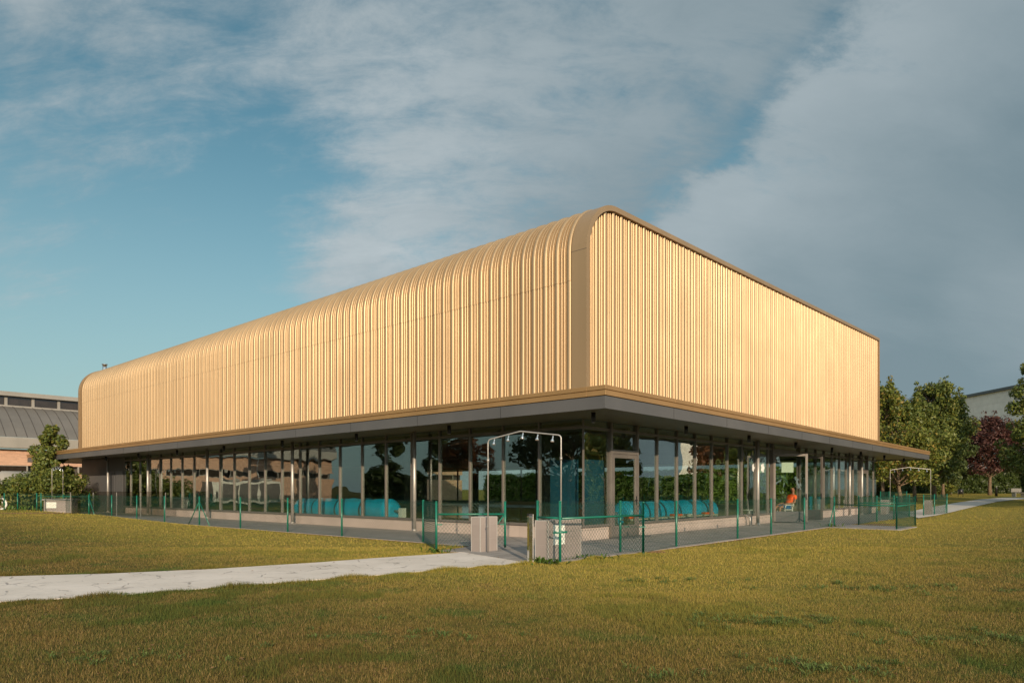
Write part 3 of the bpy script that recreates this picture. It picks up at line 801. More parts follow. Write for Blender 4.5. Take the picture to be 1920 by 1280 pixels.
# dark closed end bay on the long side, with panels
MB().box(-.02, .10, 31.46, LA-.12, -.02, 3.159).build('end_wall', 'darkwall', B)
for k, (a0, a1, zt) in enumerate(((31.75, 32.9, 2.4), (33.0, 34.1, 2.4), (34.2, 37.6, 2.2))):
    MB().box(-.05, -.022, a0, a1, .05, zt).build('wall_panel', 'fascia', B, .004)
MB().box(.10, LB, LA-.16, LA-.12, .02, 3.159).build('rear_wall', 'darkwall', B)
# flue
fx, fy = 1.15, 38.35
MB().tube([(fx, fy, 8.5), (fx, fy, 9.32)], .13, 18).build('flue_pipe', 'chrome', B)
MB().tube([(fx, fy, 9.33), (fx, fy, 9.39)], .165, 18).build('flue_pipe', 'chrome', B)
# interior: floor, pool, columns and a strip of fittings
MB().box(.185, LB-.185, .185, LA-.19, -.02, .06).build('hall_floor', 'floor', B)
MB().box(7, 22, 8, 33, .062, .068).build('pool', 'water', B)
for a_ in (5.5, 13.0, 20.5, 28.0):
    for b_ in (5.2, 24.5): MB().box(b_-.2, b_+.2, a_-.2, a_+.2, .061, 3.279).build('inner_column', 'darkwall', B)
for b_ in (1.6, 4.2): MB().box(b_-.04, b_+.04, 1.2, LA-2, 3.20, 3.278).build('ceiling_rail', 'soffit', B)
MB().box(6.0, LB-1, 1.55, 1.65, 3.20, 3.278).build('ceiling_rail', 'soffit', B)
# blue boards inside the corner
MB().box(.35, .42, .45, 1.35, .061, 2.15).build('blue_board', 'teal', B)
MB().box(.48, 1.45, .30, .37, .061, 2.15).build('blue_board', 'teal', B)
# white flower stickers and a faint lettering on the glass of the short front
def sticker(b_, z_, r_):
    m = MB(); n = 30; m.v.append((b_, -.012, z_))
    for k in range(n):
        a = 2*pi*k/n; q_ = r_*(.62+.38*abs(cos(2.5*a))); m.v.append((b_+cos(a)*q_, -.012, z_+sin(a)*q_))
    for k in range(n): m.f.append((0, 1+k, 1+(k+1) % n)); m.sm.append(False)
    return m.build('sticker', 'white', B)
sticker(11.0, 2.17, .16); sticker(11.95, 2.19, .19)
tx = bpy.data.curves.new('lettering', 'FONT'); tx.body = 'N  A AG-'; tx.size = .52; tx.extrude = .002
to = bpy.data.objects.new('lettering', tx); COL.objects.link(to); to.parent = B; to.location = (10.05, -.012, 2.40); to.rotation_euler = (R(90), 0, 0)
tx.materials.append(M['fascia'])
bpy.context.view_layer.update()
tm = bpy.data.meshes.new_from_object(to)
t2 = bpy.data.objects.new('lettering_mesh', tm); COL.objects.link(t2); t2.parent = B; t2.location = to.location; t2.rotation_euler = to.rotation_euler
bpy.data.objects.remove(to); t2.name = 'lettering'

# ------------------------------------------------------------------ chain link fences
def clipseg(x0, z0, dx, dz, L, H):
    t0, t1 = -1e9, 1e9
    for p, d, lo_, hi_ in ((x0, dx, 0, L), (z0, dz, 0, H)):
        a, b = (lo_-p)/d, (hi_-p)/d
        if a > b: a, b = b, a
        t0 = max(t0, a); t1 = min(t1, b)
    return t0, t1
def mesh_panel(m, p, q, zb0, zb1, zt, pitch=.08, wr=.0026, barbs=True):
    """diagonal wires of a chain link panel between ground points p and q"""
    dx, dy = q[0]-p[0], q[1]-p[1]; L = math.hypot(dx, dy); ux, uy = dx/L, dy/L
    zb = max(zb0, zb1); H = zt-zb; k45 = 1.15
    def P(s_, z_): return (p[0]+ux*s_, p[1]+uy*s_, zb+z_)
    n = int((L+H)/pitch)+2
    for sg in (1, -1):
        for k in range(-int(H/pitch)-2, n):
            t0, t1 = clipseg(k*pitch, 0 if sg > 0 else H, 1, sg*k45, L, H)
            if t1-t0 < .02: continue
            z00 = 0 if sg > 0 else H
            a = P(k*pitch+t0, z00+sg*k45*t0); b = P(k*pitch+t1, z00+sg*k45*t1)
            off = .002*sg; a = (a[0]-uy*off, a[1]+ux*off, a[2]); b = (b[0]-uy*off, b[1]+ux*off, b[2])
            m.tube([a, b], wr, 3, False)
    for z_ in (.02, H*.5, H-.03): m.tube([P(0, z_), P(L, z_)], .0022, 4, False)
    if barbs:
        s_ = pitch*.5
        while s_ < L:
            m.tube([P(s_, H), P(s_+.018, H+.03)], wr, 3, False); m.tube([P(s_+.03, H), P(s_+.012, H+.03)], wr, 3, False); s_ += pitch
def post(th, p, zt, r=.026, zb=None):
    z = float(ground(*p)) if zb is None else zb
    m = MB().tube([(p[0], p[1], z-.05), (p[0], p[1], zt)], r, 12)
    m.tube([(p[0], p[1], zt+.0005), (p[0], p[1], zt+.012), (p[0], p[1], zt+.022)], [r*1.18, r*1.18, r*.5], 12)
    return m.build('post', 'green', th, world=True)
def fence(label, posts, zt=1.05, rails=(), braces=(), group=None, pitch=.08, skip=()):
    p0 = posts[0]; th = thing('chain_link_fence', label, 'fence', (p0[0], p0[1], float(ground(*p0))), 0, group)
    for p in posts: post(th, p, zt+.02)
    for k in range(len(posts)-1):
        if k in skip: continue
        m = MB(); p, q = posts[k], posts[k+1]
        mesh_panel(m, p, q, float(ground(*p))+.03, float(ground(*q))+.03, zt-.01, pitch)
        m.build('wire_mesh', 'wire', th, world=True)
    for (p, q, z_) in rails:
        MB().tube([(p[0], p[1], z_), (q[0], q[1], z_)], .021, 10).build('rail', 'green', th, world=True)
    for (p, q) in braces:
        MB().tube([(p[0], p[1], zt-.15), (q[0], q[1], float(ground(*q)))], .017, 8).build('brace', 'green', th, world=True)
    return th
FO = 3.02
fl_a = [2.75, 6.25, 9.15, 12.2, 15.35, 18.5, 21.4, 24.4, 27.5, 31.5]
g818 = hit(818, 1031.5)
posts = [g818]+[bw(-FO, a) for a in fl_a]
fence('green chain link fence running along the lawn beside the long side of the gold hall', posts,
      braces=((bw(-FO, 15.35), bw(-FO-.02, 16.25)), (bw(-FO, 15.35), bw(-FO-.02, 14.45)), (bw(-FO, 27.5), bw(-FO, 26.6))))
def bar(th, p, q, z0, z1, r, name='bar'): MB().tube([(p[0], p[1], z0), (q[0], q[1], z1)], r, 10).build(name, 'green', th, world=True)
# gate leaf folded inward beside the tiled pedestal
def gate(label, p, q, zt, rail_z, zb=.06, group=None, brk=True, diag=False):
    th = thing('gate_leaf', label, 'gate', (p[0], p[1], 0), 0, group)
    m = MB(); m.tube([(q[0], q[1], zb), (q[0], q[1], zt)], .026, 12); m.tube([(q[0], q[1], zt), (q[0], q[1], zt+.015)], .03, 12); m.build('frame_post', 'green', th, world=True)
    dx, dy = q[0]-p[0], q[1]-p[1]; L = math.hypot(dx, dy); ux, uy = dx/L, dy/L
    m = MB(); m.tube([(p[0]+ux*.04, p[1]+uy*.04, rail_z), (q[0], q[1], rail_z)], .021, 10)
    if diag: m.tube([(q[0]-ux*.02, q[1]-uy*.02, rail_z-.02), (q[0]-ux*.28, q[1]-uy*.28, rail_z-.36)], .016, 8)
    m.build('rail', 'green', th, world=True)
    m = MB(); mesh_panel(m, (p[0]+ux*.03, p[1]+uy*.03), q, zb+.03, zb+.03, zt-.01); m.build('wire_mesh', 'wire', th, world=True)
    if brk:
        m = MB(); 
        for s_ in (.04, L-.10): m.box(p[0]+ux*s_-.01, p[0]+ux*s_+.09, p[1]+uy*s_-.012, p[1]+uy*s_+.012, .56, .585)
        m.build('latch', 'green', th, world=True)
    return th
g947 = at(947, 15.2)
gate('green mesh gate leaf standing open behind the left tiled pedestal', g818, g947, 1.07, .80, diag=True)
p1008, p1050, p1206 = hit(1008, 1050), hit(1050, 1055.5), hit(1206, 1039)
p1163 = at(1163, 14.35)
th = fence('short green mesh fence with a rail around the pedestal that carries the white notice', [p1008, p1050], 1.10, rails=((p1008, p1050, .82),))
MB().tube([(p1008[0]+.03, p1008[1], .56), (p1008[0]+.12, p1008[1], .56)], .012, 6).build('latch', 'green', th, world=True)
th = gate('wide green mesh gate leaf in front of the notice pedestal, closed against its corner post', p1050, p1206, 1.08, .815, .05)
m = MB()
for q_, l in ((.0, .10), (.02, .07)): m.tube([(p1050[0]-.13, p1050[1]-.05, .55+q_*.2), (p1050[0]+.13, p1050[1]-.045, .565+q_)], .011, 6)
m.tube([(p1050[0]-.13, p1050[1]-.05, .55), (p1050[0]-.10, p1050[1]-.06, .59), (p1050[0]-.05, p1050[1]-.05, .56)], .008, 6)
m.build('chain', 'green', th, world=True)
gate('narrow green mesh gate leaf folded inward behind the wide gate', p1206, p1163, 1.10, .80, .04)
fr_b = [0.05, 3.5, 5.9, 8.8, 12.0]
P = [p1206]+[bw(b, -2.62) for b in fr_b]
fence('green chain link fence along the paving in front of the short glass side', P, braces=((bw(12.0, -2.64), bw(11.25, -2.66)),))
# gate bay at the far end of the short side
q1562 = bw(12.0, -2.62); q1681 = hit(1681, 993); q1715 = hit(1716, 985.5); q1610 = hit(1610, 984); q1644 = hit(1644, 978); q1676 = hit(1676, 974)
gate('long green mesh gate leaf standing out over the lawn past the braced post', q1562, q1681, 1.08, .80, .05)
fence('low green mesh side fence of the far gate bay, beside the patch of soil', [q1681, q1715], 1.07, rails=((q1681, q1715, .79),))
fence('green rail fence behind the soil patch of the far gate bay', [q1610, q1715], 1.07, rails=((q1610, q1715, .84),))
fence('green chain link fence past the far gate bay towards the second shower', [q1610, q1644, q1676, hit(1705, 969)], 1.05)
fb = [bw(25.4, -3.0), bw(27.6, -3.1), bw(30.6, -3.2)]
fence('last run of green chain link fence beside the far path, with a leaning brace', fb, 1.06, braces=((fb[2], bw(29.7, -3.25)),))
rr_ = [bw(33.5, -1.0), bw(34.5, 2.0), bw(35.0, 5.0)]
fence('green chain link fence behind the far shower', [at(1651, 39), at(1667, 41), at(1700, 43)], 1.2)
fence('green mesh fence beside the pedestal with the blank sign at far left', [at(69, 35.5), at(77, 35.4), at(168, 35.0)], 1.12, rails=((at(69, 35.5), at(168, 35.0), .98),), braces=((at(168, 35.0), at(177, 35.0)),))
fence('green mesh fence posts standing in front of the dense shrubs at far left', [at(8, 36.5), at(33, 36.4), at(69, 35.6)], 1.12)

# ------------------------------------------------------------------ pedestals, showers, bollard
def pedestal(label, loc, lx, ly, h, cap=None, sign=None, pipe=False):
    """tiled box; local x along the short front of the hall"""
    z = float(ground(*loc)); th = thing('tiled_pedestal', label, 'pedestal', (loc[0], loc[1], z), TH)
    MB().box(0, lx, 0, ly, -.03, h).build('tiled_box', 'pedtile', th, .004)
    m = MB()
    for x, y in ((-.003, -.003), (lx-.012, -.003), (-.003, ly-.012), (lx-.012, ly-.012)): m.box(x, x+.015, y, y+.015, 0, h+.004)
    m.box(.0125, lx-.0125, -.003, .012, h-.009, h+.005); m.box(.0125, lx-.0125, ly-.012, ly+.003, h-.009, h+.005)
    m.box(-.003, .012, .0125, ly-.0125, h-.009, h+.005); m.box(lx-.012, lx+.003, .0125, ly-.0125, h-.009, h+.005)
    m.build('edge_trim', 'trimw', th)
    if cap: MB().box(-.06, lx+.06, -.06, ly+.06, h+.006, h+.075).build('cap', 'coping', th, .01)
    if sign:
        x0, x1, z0, z1 = sign
        o = MB().box(x0, x1, -.012, -.005, z0, z1).build('sign', 'paper', th)
    return th
pa = hit(900.5, 1036.5)
pedestal('grey tiled box pedestal standing open in the gateway, foot of the near shower', pa, .53, .27, .76)
pb = hit(1028, 1052.5)
pedestal('long grey tiled pedestal behind the mesh, carrying a square white notice', pb, 1.05, .32, .76, sign=(.14, .50, .30, .68))
# low relief of lines on the notice
def shower(label, A_, B_, z=None, nh=5, group='shower frames of bent steel pipe'):
    gz_ = float(ground(*A_)) if z is None else z
    L = math.hypot(B_[0]-A_[0], B_[1]-A_[1]); ang = math.atan2(B_[1]-A_[1], B_[0]-A_[0])
    th = thing('outdoor_shower', label, 'shower', (A_[0], A_[1], gz_), ang, group)
    H = 2.34; pts = [(0, 0, 0), (0, 0, H-.02)]
    for k in range(1, 6):
        a = pi/2*k/5*.85; pts.append((.09*(1-cos(a)), 0, H-.02+.09*sin(a)))
    m_ = L*.46; zc_ = H+.20
    x_, z_ = pts[-1][0], pts[-1][2]
    pts.append((m_, 0, zc_))
    R_ = []
    for k in range(1, 6):
        a = pi/2*k/5*.95; R_.append((L-.09*(1-cos(a)), 0, H+.02+.07*sin(a)))
    pts += list(reversed(R_)); pts += [(L, 0, H+.02), (L, 0, 0)]
    MB().tube(pts, .0145, 10).build('pipe_frame', 'steel', th)
    m = MB()
    for x_ in (0, L): m.tube([(x_, 0, 1.93), (x_, 0, 1.99)], .026, 10)
    m.tube([(0, -.03, .57), (0, .0, .57)], .02, 8); m.build('pipe_collar', 'steel', th)
    for k in range(nh):
        f_ = (.10, .30, .50, .70, .90)[k]; x_ = L*f_
        if x_ < m_: zt = H+.06+(zc_-H-.06)*(x_/m_)
        else: zt = zc_-(zc_-H-.08)*((x_-m_)/(L-m_))
        h = MB().tube([(x_, 0, zt-.012), (x_, -.015, zt-.05), (x_, -.03, zt-.085), (x_, -.042, zt-.135), (x_, -.044, zt-.145)], [.011, .016, .013, .040, .038], 10)
        h.build('shower_head', 'chrome', th)
    return th
shower('near steel pipe shower arching over the gateway between the two tiled pedestals', at(915, 14.4), at(1052, 13.5))
shower('far steel pipe shower arching in front of the trees at the right', at(1669, 37.0), at(1745, 36.6))
shower('steel pipe shower in front of the shrubs at far left, seen nearly end on', at(97.5, 36.2), at(118, 38.0))
pedestal('small pinkish tiled pedestal at the left foot of the far shower', at(1663, 36.7), .55, .30, .78)
pedestal('plain grey tiled pedestal at the right foot of the far shower, beside the path', at(1744, 36.3), .6, .32, .76)
z_ = float(ground(*at(82, 35.9)))
th = thing('tiled_pedestal', 'broad capped pedestal with a blank white sign, in front of the shrubs at far left', 'pedestal', (*at(82, 35.9), z_), R(2))
MB().box(0, 1.45, 0, .5, -.05, .60).build('tiled_box', 'pedtile', th, .005); MB().box(-.08, 1.53, -.06, .56, .602, .70).build('cap', 'coping', th, .01)
MB().box(.12, .66, -.022, -.006, .20, .52).build('sign', 'paper', th, .002)
# polished steel bollard at the gateway
bx_ = hit(994, 1056); th = thing('steel_bollard', 'mirror polished square steel post at the edge of the gateway', 'bollard', (bx_[0], bx_[1], 0), R(20))
m = MB().box(-.04, .028, -.05, .05, .0, .86); m.build('housing', 'chrome', th, .006)
MB().box(.031, .046, -.055, .055, .0, .90).build('side_plate', 'steel', th, .003)
MB().box(-.042, .030, -.052, .052, .862, .905).build('top_cap', 'black', th, .004)

# ------------------------------------------------------------------ covers, furniture inside
def roller(label, a, b, r, z, segs):
    """rolled pool cover lying inside; a,b in hall coordinates"""
    th = thing('pool_cover_roll', label, 'pool cover', (*bw(*a), .06), TH)
    dx, dy = b[0]-a[0], b[1]-a[1]; L = math.hypot(dx, dy); ux, uy = dx/L, dy/L
    pr = []; n = segs*12
    for k in range(n+1):
        s_ = L*k/n; wob = .018*sin(s_*3.1)+.01*sin(s_*8.3)
        rr2 = r*(1+.0*k)+wob
        if k in (0, n): rr2 = r*.55
        elif k in (1, n-1): rr2 = r*.93
        pr.append((s_, rr2))
    m = MB().tube([(ux*s_, uy*s_, z) for s_, _ in pr], [q_ for _, q_ in pr], 22); m.build('rolled_cover', 'bluep', th, 0)
    m = MB()
    m.tube([(-ux*.35, -uy*.35, z), (0, 0, z)], .05, 10); m.tube([(ux*L, uy*L, z), (ux*(L+.35), uy*(L+.35), z)], .05, 10); m.build('axle', 'steel', th)
    for s_ in (-.42, L+.42):
        MB().box(ux*s_-.1, ux*s_+.1, uy*s_-.1, uy*s_+.1, 0.003, z+.12).build('end_stand', 'white', th, .01)
    m = MB()
    for k in range(1, segs):
        s_ = L*k/segs; m.tube([(ux*(s_-.03), uy*(s_-.03), z), (ux*(s_+.03), uy*(s_+.03), z)], r+.035, 22)
    m.build('strap', 'teal', th)
    return th
roller('long rolled blue pool cover inside the glass of the long side', (1.35, 9.3), (1.35, 15.6), .43, .50, 4)
roller('long rolled blue pool cover with bands inside the glass of the short side', (4.0, 1.4), (10.3, 1.4), .43, .47, 6)
th = thing('pool_cover_roll', 'short upright blue foam roll leaning inside the far end of the short glass side', 'foam roll', (*bw(20.3, 1.0), .06), TH)
MB().tube([(0, 0, .002), (0, 0, .95)], .2, 16).build('roll', 'bluep', th)
th = thing('pool_cover_roll', 'upright blue foam roll nearer the second door of the short side', 'foam roll', (*bw(22.2, 1.0), .06), TH)
MB().tube([(0, 0, .002), (0, 0, .95)], .2, 16).build('roll', 'bluep', th)
th = thing('slalom_pole', 'red pole standing on the hall floor just left of the glass corner', 'pole', (*at(1043, 19.4), .06))
MB().tube([(0, 0, .002), (0, 0, 1.55)], .035, 12).build('shaft', 'red', th); MB().tube([(0, 0, 1.552), (0, 0, 1.60)], .04, 12).build('cap', 'white', th)
MB().tube([(0, 0, .001), (0, 0, .04)], .2, 18).build('base', 'black', th)
def plastic_table(label, loc, rz):
    th = thing('side_table', label, 'table', (*loc, .06), rz)
    MB().box(-.28, .28, -.28, .28, .45, .49).build('table_top', 'white', th, .01)
    for x in (-.22, .22):
        for y in (-.22, .22): MB().tube([(x, y, .45), (x*1.1, y*1.1, .001)], [.03, .022], 8).build('leg', 'white', th)
    return th
plastic_table('low white plastic table inside the glass next to the open doors', bw(12.2, .75), TH)
tb = bw(12.2, .75)
th = thing('water_bottle', 'clear green water bottle with a red cap on the white plastic table', 'bottle', (tb[0]-.05, tb[1], .55))
MB().tube([(0, 0, .001), (0, 0, .20), (0, 0, .26), (0, 0, .29)], [.04, .042, .018, .016], 12).build('bottle_body', 'smoke', th); MB().tube([(0, 0, .291), (0, 0, .315)], .018, 10).build('cap', 'red', th)
th = thing('low_bench', 'long low bench carrying swim floats behind the short glass side', 'bench', (*bw(6.4, .62), .06), TH)
MB().box(-3.4, 2.6, -.16, .16, .36, .41).build('seat', 'beige', th, .01)
for x_ in (-3.2, -.4, 2.4): MB().box(x_-.04, x_+.04, -.14, .14, 0, .359).build('leg', 'steel', th)
def swim_float(label, b_, mat_, hh=.07, ww=.2):
    t_ = thing('swim_float', label, 'swim float', (*bw(b_, .62), .471), TH+rnd.uniform(-.5, .5), 'swim floats on the low bench')
    MB().box(-ww, ww, -.12, .12, .0, hh).build('foam', mat_, t_, .03)
swim_float('orange swim float near the door end of the bench', 3.3, 'orange'); swim_float('orange swim float at the middle of the bench', 6.15, 'orange')
swim_float('white swim float next to the orange one at the middle of the bench', 6.9, 'white', .05, .3); swim_float('orange swim float at the far end of the bench', 8.5, 'orange')
def chair(label, loc, rz):
    th = thing('plastic_chair', label, 'chair', (*loc, .06), rz)
    MB().box(-.24, .24, -.24, .22, .40, .43).build('seat', 'white', th, .01)
    m = MB(); n = 5
    for k in range(n):
        x = -.20+.40*k/(n-1); m.tube([(x, .22, .43), (x, .34, .80)], .022, 6)
    m.box(-.24, .24, .31, .36, .80, .88); m.build('backrest', 'white', th, .004)
    for x in (-.22, .22):
        MB().tube([(x, -.20, .40), (x*1.1, -.24, .001)], [.026, .02], 8).build('leg', 'white', th)
        MB().tube([(x, .20, .40), (x*1.1, .28, .001)], [.026, .02], 8).build('leg', 'white', th)
        MB().tube([(x*1.12, .27, .62), (x*1.16, -.18, .62), (x*1.1, -.22, .42)], .022, 8).build('armrest', 'white', th)
    return th
def skinobj(name, verts, edges, radii, mat, parent, lv=2):
    me = bpy.data.meshes.new(name); me.from_pydata(verts, edges, []); me.update(); me.materials.append(M[mat])
    o = bpy.data.objects.new(name, me); COL.objects.link(o); o.parent = parent
    sk = o.modifiers.new('skin', 'SKIN'); sk.use_smooth_shade = True
    lay = me.skin_vertices[0] if me.skin_vertices else None
    if lay is None:
        bpy.context.view_layer.objects.active = o; me.skin_vertices.new() if hasattr(me.skin_vertices, 'new') else None
        lay = me.skin_vertices[0]
    for k, r in enumerate(radii):
        lay.data[k].radius = (r, r) if not isinstance(r, tuple) else r
    lay.data[0].use_root = True
    sb = o.modifiers.new('sub', 'SUBSURF'); sb.levels = lv; sb.render_levels = lv
    return o
def seated(label, loc, rz, shirt, shorts, lean=.18, z=.06, seat=.46):
    """seated person facing local -y; hips on the seat, hands on the thighs"""
    th = thing('person', label, 'person', (*loc, z), rz)
    sp = lambda t: (0, .12+lean*t, seat+.09+.50*t)
    V = [(0, .12, seat+.09), sp(.45), sp(.85), sp(1.0), (0, .12+lean*1.12, seat+.09+.62), (0, .12+lean*1.12-.02, seat+.09+.73), (0, .12+lean*1.1-.03, seat+.09+.83)]
    E = [(0, 1), (1, 2), (2, 3), (3, 4), (4, 5), (5, 6)]; Rr = [(.15, .12), (.15, .11), (.17, .11), (.075, .07), (.07, .07), (.125, .14), (.11, .125)]
    nose = len(V); V.append((0, V[5][1]-.105, V[5][2]-.01)); E.append((5, nose)); Rr.append(.014)
    for s_ in (1, -1):
        i0 = len(V)
        V += [(s_*.10, .05, seat+.07), (s_*.13, -.36, seat+.08), (s_*.14, -.42, .12), (s_*.14, -.44, .05), (s_*.15, -.60, .03)]
        Rr += [.085, .062, .042, .04, (.042, .028)]; E += [(0, i0), (i0, i0+1), (i0+1, i0+2), (i0+2, i0+3), (i0+3, i0+4)]
        j = len(V); sh = sp(.88)
        V += [(s_*.19, sh[1], sh[2]), (s_*.245, sh[1]-.09, sh[2]-.27), (s_*.19, -.10, seat+.20), (s_*.16, -.18, seat+.175)]
        Rr += [.055, .042, .030, (.036, .022)]; E += [(2, j), (j, j+1), (j+1, j+2), (j+2, j+3)]
        for f_, (ox, ln, dz) in enumerate(((-.03, .075, -.01), (-.01, .085, -.012), (.01, .08, -.012), (.03, .065, -.01))):
            k = len(V); V += [(s_*(.16)+ox, -.18-ln*.55, seat+.175+dz*.5), (s_*.16+ox, -.18-ln, seat+.17+dz*1.6)]
            Rr += [.010, .008]; E += [(j+3, k), (k, k+1)]
        k = len(V); V.append((s_*.16-s_*.05, -.21, seat+.17)); Rr.append(.010); E.append((j+3, k))
    skinobj('body', V, E, Rr, 'skin', th)
    sV = [sp(.05), sp(.45), sp(.84), sp(.97)]; sE = [(0, 1), (1, 2), (2, 3)]; sR = [(.172, .142), (.168, .132), (.188, .130), (.085, .08)]
    for s_ in (1, -1):
        j = len(sV); sh = sp(.88); sV += [(s_*.19, sh[1], sh[2]), (s_*.225, sh[1]-.055, sh[2]-.16)]; sR += [.072, .066]; sE += [(2, j), (j, j+1)]
    skinobj('shirt', sV, sE, sR, shirt, th)
    sV = [(0, .12, seat+.10)]; sE = []; sR = [(.165, .13)]
    for s_ in (1, -1):
        j = len(sV); sV += [(s_*.10, .04, seat+.08), (s_*.125, -.26, seat+.085)]; sR += [.10, .085]; sE += [(0, j), (j, j+1)]
    skinobj('shorts', sV, sE, sR, shorts, th)
    hp = V[6]; skinobj('hair', [(hp[0], hp[1]+.02, hp[2]-.01), (hp[0], hp[1]+.045, hp[2]-.10)], [(0, 1)], [(.125, .135), (.105, .085)], 'hair', th)
    return th
cl = bw(15.0, .62)
rzp = R(150-90)                # faces left in the picture
PF = (-.93, -.36)              # facing direction in plan
rzp = math.atan2(PF[1], PF[0])+pi/2
pp = at(1471, 29.6)
chair('white plastic armchair with a slatted back standing in the open doorway', (pp[0]+.02, pp[1]+.02), rzp)
seated('person in a bright orange shirt and blue shorts sitting back in the open doorway', pp, rzp, 'orange', 'blueclo', .34)
pq = at(1094, 19.3)
seated('person in a faded coral shirt seated low inside the glass corner', pq, R(35), 'coral', 'black', .10, .06, .14)
# notice board text, life ring
th = thing('life_ring', 'white life ring hanging on a post beyond the shrubs at the left edge', 'life ring', (*at(2, 37.5), .0), R(0))
m = MB(); n = 24; pts = [(.30*cos(2*pi*k/n), 0, .55+.30*sin(2*pi*k/n)) for k in range(n+1)]
m.tube(pts, .055, 8, False).build('ring', 'white', th); MB().tube([(0, .09, 0), (0, .09, 1.0)], .03, 8).build('support', 'steel', th)

# ------------------------------------------------------------------ brick neighbour building
NB = thing('brick_sports_building', 'long salmon brick building with a curved grey seamed roof and a dark clerestory band', 'building', (-56.8, 31.9, 0), TH)
NL = 76.0
def nbox(name, mat, *a, bev=0): return MB().box(*a).build(name, mat, NB, bev)
nbox('lower_wall', 'brick', 0, NL, .0, 14, -.3, 2.55)
nbox('upper_wall', 'brick', 0, NL, .0, 14, 3.25, 4.45)
nbox('inner_core', 'ventdark', .05, NL-.05, .30, 13.9, 2.55, 3.25)
nbox('wall_band', 'brick', -.03, NL, -.05, -.002, 3.20, 4.15)
x = .6; k = 0
while x < NL-2.4:
    f = MB(); f.box(x, x+.10, -.02, .12, 2.551, 3.199); f.box(x+2.2, x+2.3, -.02, .12, 2.551, 3.199); f.box(x+.1, x+2.2, -.02, .12, 2.551, 2.60); f.box(x+.1, x+2.2, -.02, .12, 3.15, 3.199)
    fo = f.build('window_frame', 'coping', NB); MB().box(x+.1, x+2.2, .02, .03, 2.601, 3.149).build('pane', 'clerestory', fo)
    if k % 3 == 2: nbox('pilaster', 'brick', x+2.34, x+2.8, -.16, -.055, -.3, 4.1)
    x += 2.86; k += 1
# eaves band and curved seamed roof
nbox('eaves', 'coping', -.35, NL, -.62, .0, 4.50, 5.35, bev=.05)
m = MB(); n = 12; arc = []
for j in range(n+1):
    tt = j/n; arc.append((-.55+4.6*tt, 5.36+2.75*(1-(1-tt)**1.45)))
for y, z in arc: m.v += [(-.3, y, z), (NL, y, z)]
for j in range(n): m.f.append((2*j, 2*j+1, 2*j+3, 2*j+2)); m.sm.append(True)
m.build('curved_roof', 'roofm', NB)
m = MB(); x = 0.2
while x < NL:
    for j in range(n):
        (y0, z0), (y1, z1) = arc[j], arc[j+1]
        m.quad((x-.02, y0, z0+.03), (x+.02, y0, z0+.03), (x+.02, y1, z1+.03), (x-.02, y1, z1+.03))
        m.quad((x-.02, y0, z0), (x-.02, y0, z0+.03), (x-.02, y1, z1+.03), (x-.02, y1, z1))
        m.quad((x+.02, y0, z0), (x+.02, y0, z0+.03), (x+.02, y1, z1+.03), (x+.02, y1, z1))
    x += .69
m.build('roof_seams', 'ventdark', NB)
m = MB()
for k, (y, z) in enumerate(arc): m.v.append((-.02, y, z))
m.v += [(-.02, 14, 8.1), (-.02, 14, 4.46), (-.02, -.3, 4.46)]
m.f.append(tuple(range(len(m.v)))); m.sm.append(False); m.build('gable', 'brick', NB)
nbox('clerestory_sill', 'coping', -.1, NL, 3.98, 4.2, 8.02, 8.22)
x = .2
while x < NL-3:
    nbox('clerestory_window', 'clerestory', x+.12, x+1.74, 4.22, 4.26, 8.221, 8.95)
    nbox('clerestory_post', 'coping', x-.09, x+.11, 4.12, 4.28, 8.221, 8.95); x += 1.86
nbox('roof_coping', 'coping', -.4, NL+.2, 3.75, 14.2, 8.96, 9.32, bev=.02)
MB().tube([(38.1, 3.86, 8.9), (38.1, 3.80, 8.05), (38.25, 3.55, 7.98)], .07, 8).build('rain_spout', 'coping', NB)
for x_ in (8.5, 22, 34.5):
    MB().tube([(x_, -.45, 4.5), (x_, -.12, 4.0), (x_, -.12, .0)], .06, 8).build('downpipe', 'white', NB)
# air handling cabinet and tank in front of the brick wall
c = bw(-16.6, 50.3)
th = thing('air_conditioning_unit', 'large pale cabinet with dark louvred panels standing before the brick building', 'equipment', (*c, 0), TH)
MB().box(-3.4, 3.4, -1.0, 1.0, .12, 2.05).build('cabinet', 'beige', th, .03)
for k in range(3): MB().box(-3.1+2.1*k, -3.1+2.1*k+1.85, -1.03, -1.003, .35, 1.85).build('louvre_panel', 'ventdark', th)
for k in range(2): MB().tube([(-1.7+3.2*k, 0, 2.051), (-1.7+3.2*k, 0, 2.3)], .8, 20).build('fan', 'coping', th)
c = at(36, 47)
th = thing('storage_tank', 'rounded grey tank top showing above the low shrub at far left', 'tank', (*c, 0), TH)
MB().tube([(-1.35, 0, 1.4), (-1.25, 0, 1.4), (-1.0, 0, 1.4), (1.0, 0, 1.4), (1.25, 0, 1.4), (1.35, 0, 1.4)], [.4, 1.0, 1.2, 1.2, 1.0, .4], 24).build('tank_shell', 'coping', th)
MB().box(-.9, -.7, -.8, .8, 0, .8).build('support', 'steel', th); MB().box(.7, .9, -.8, .8, 0, .8).build('support', 'steel', th)
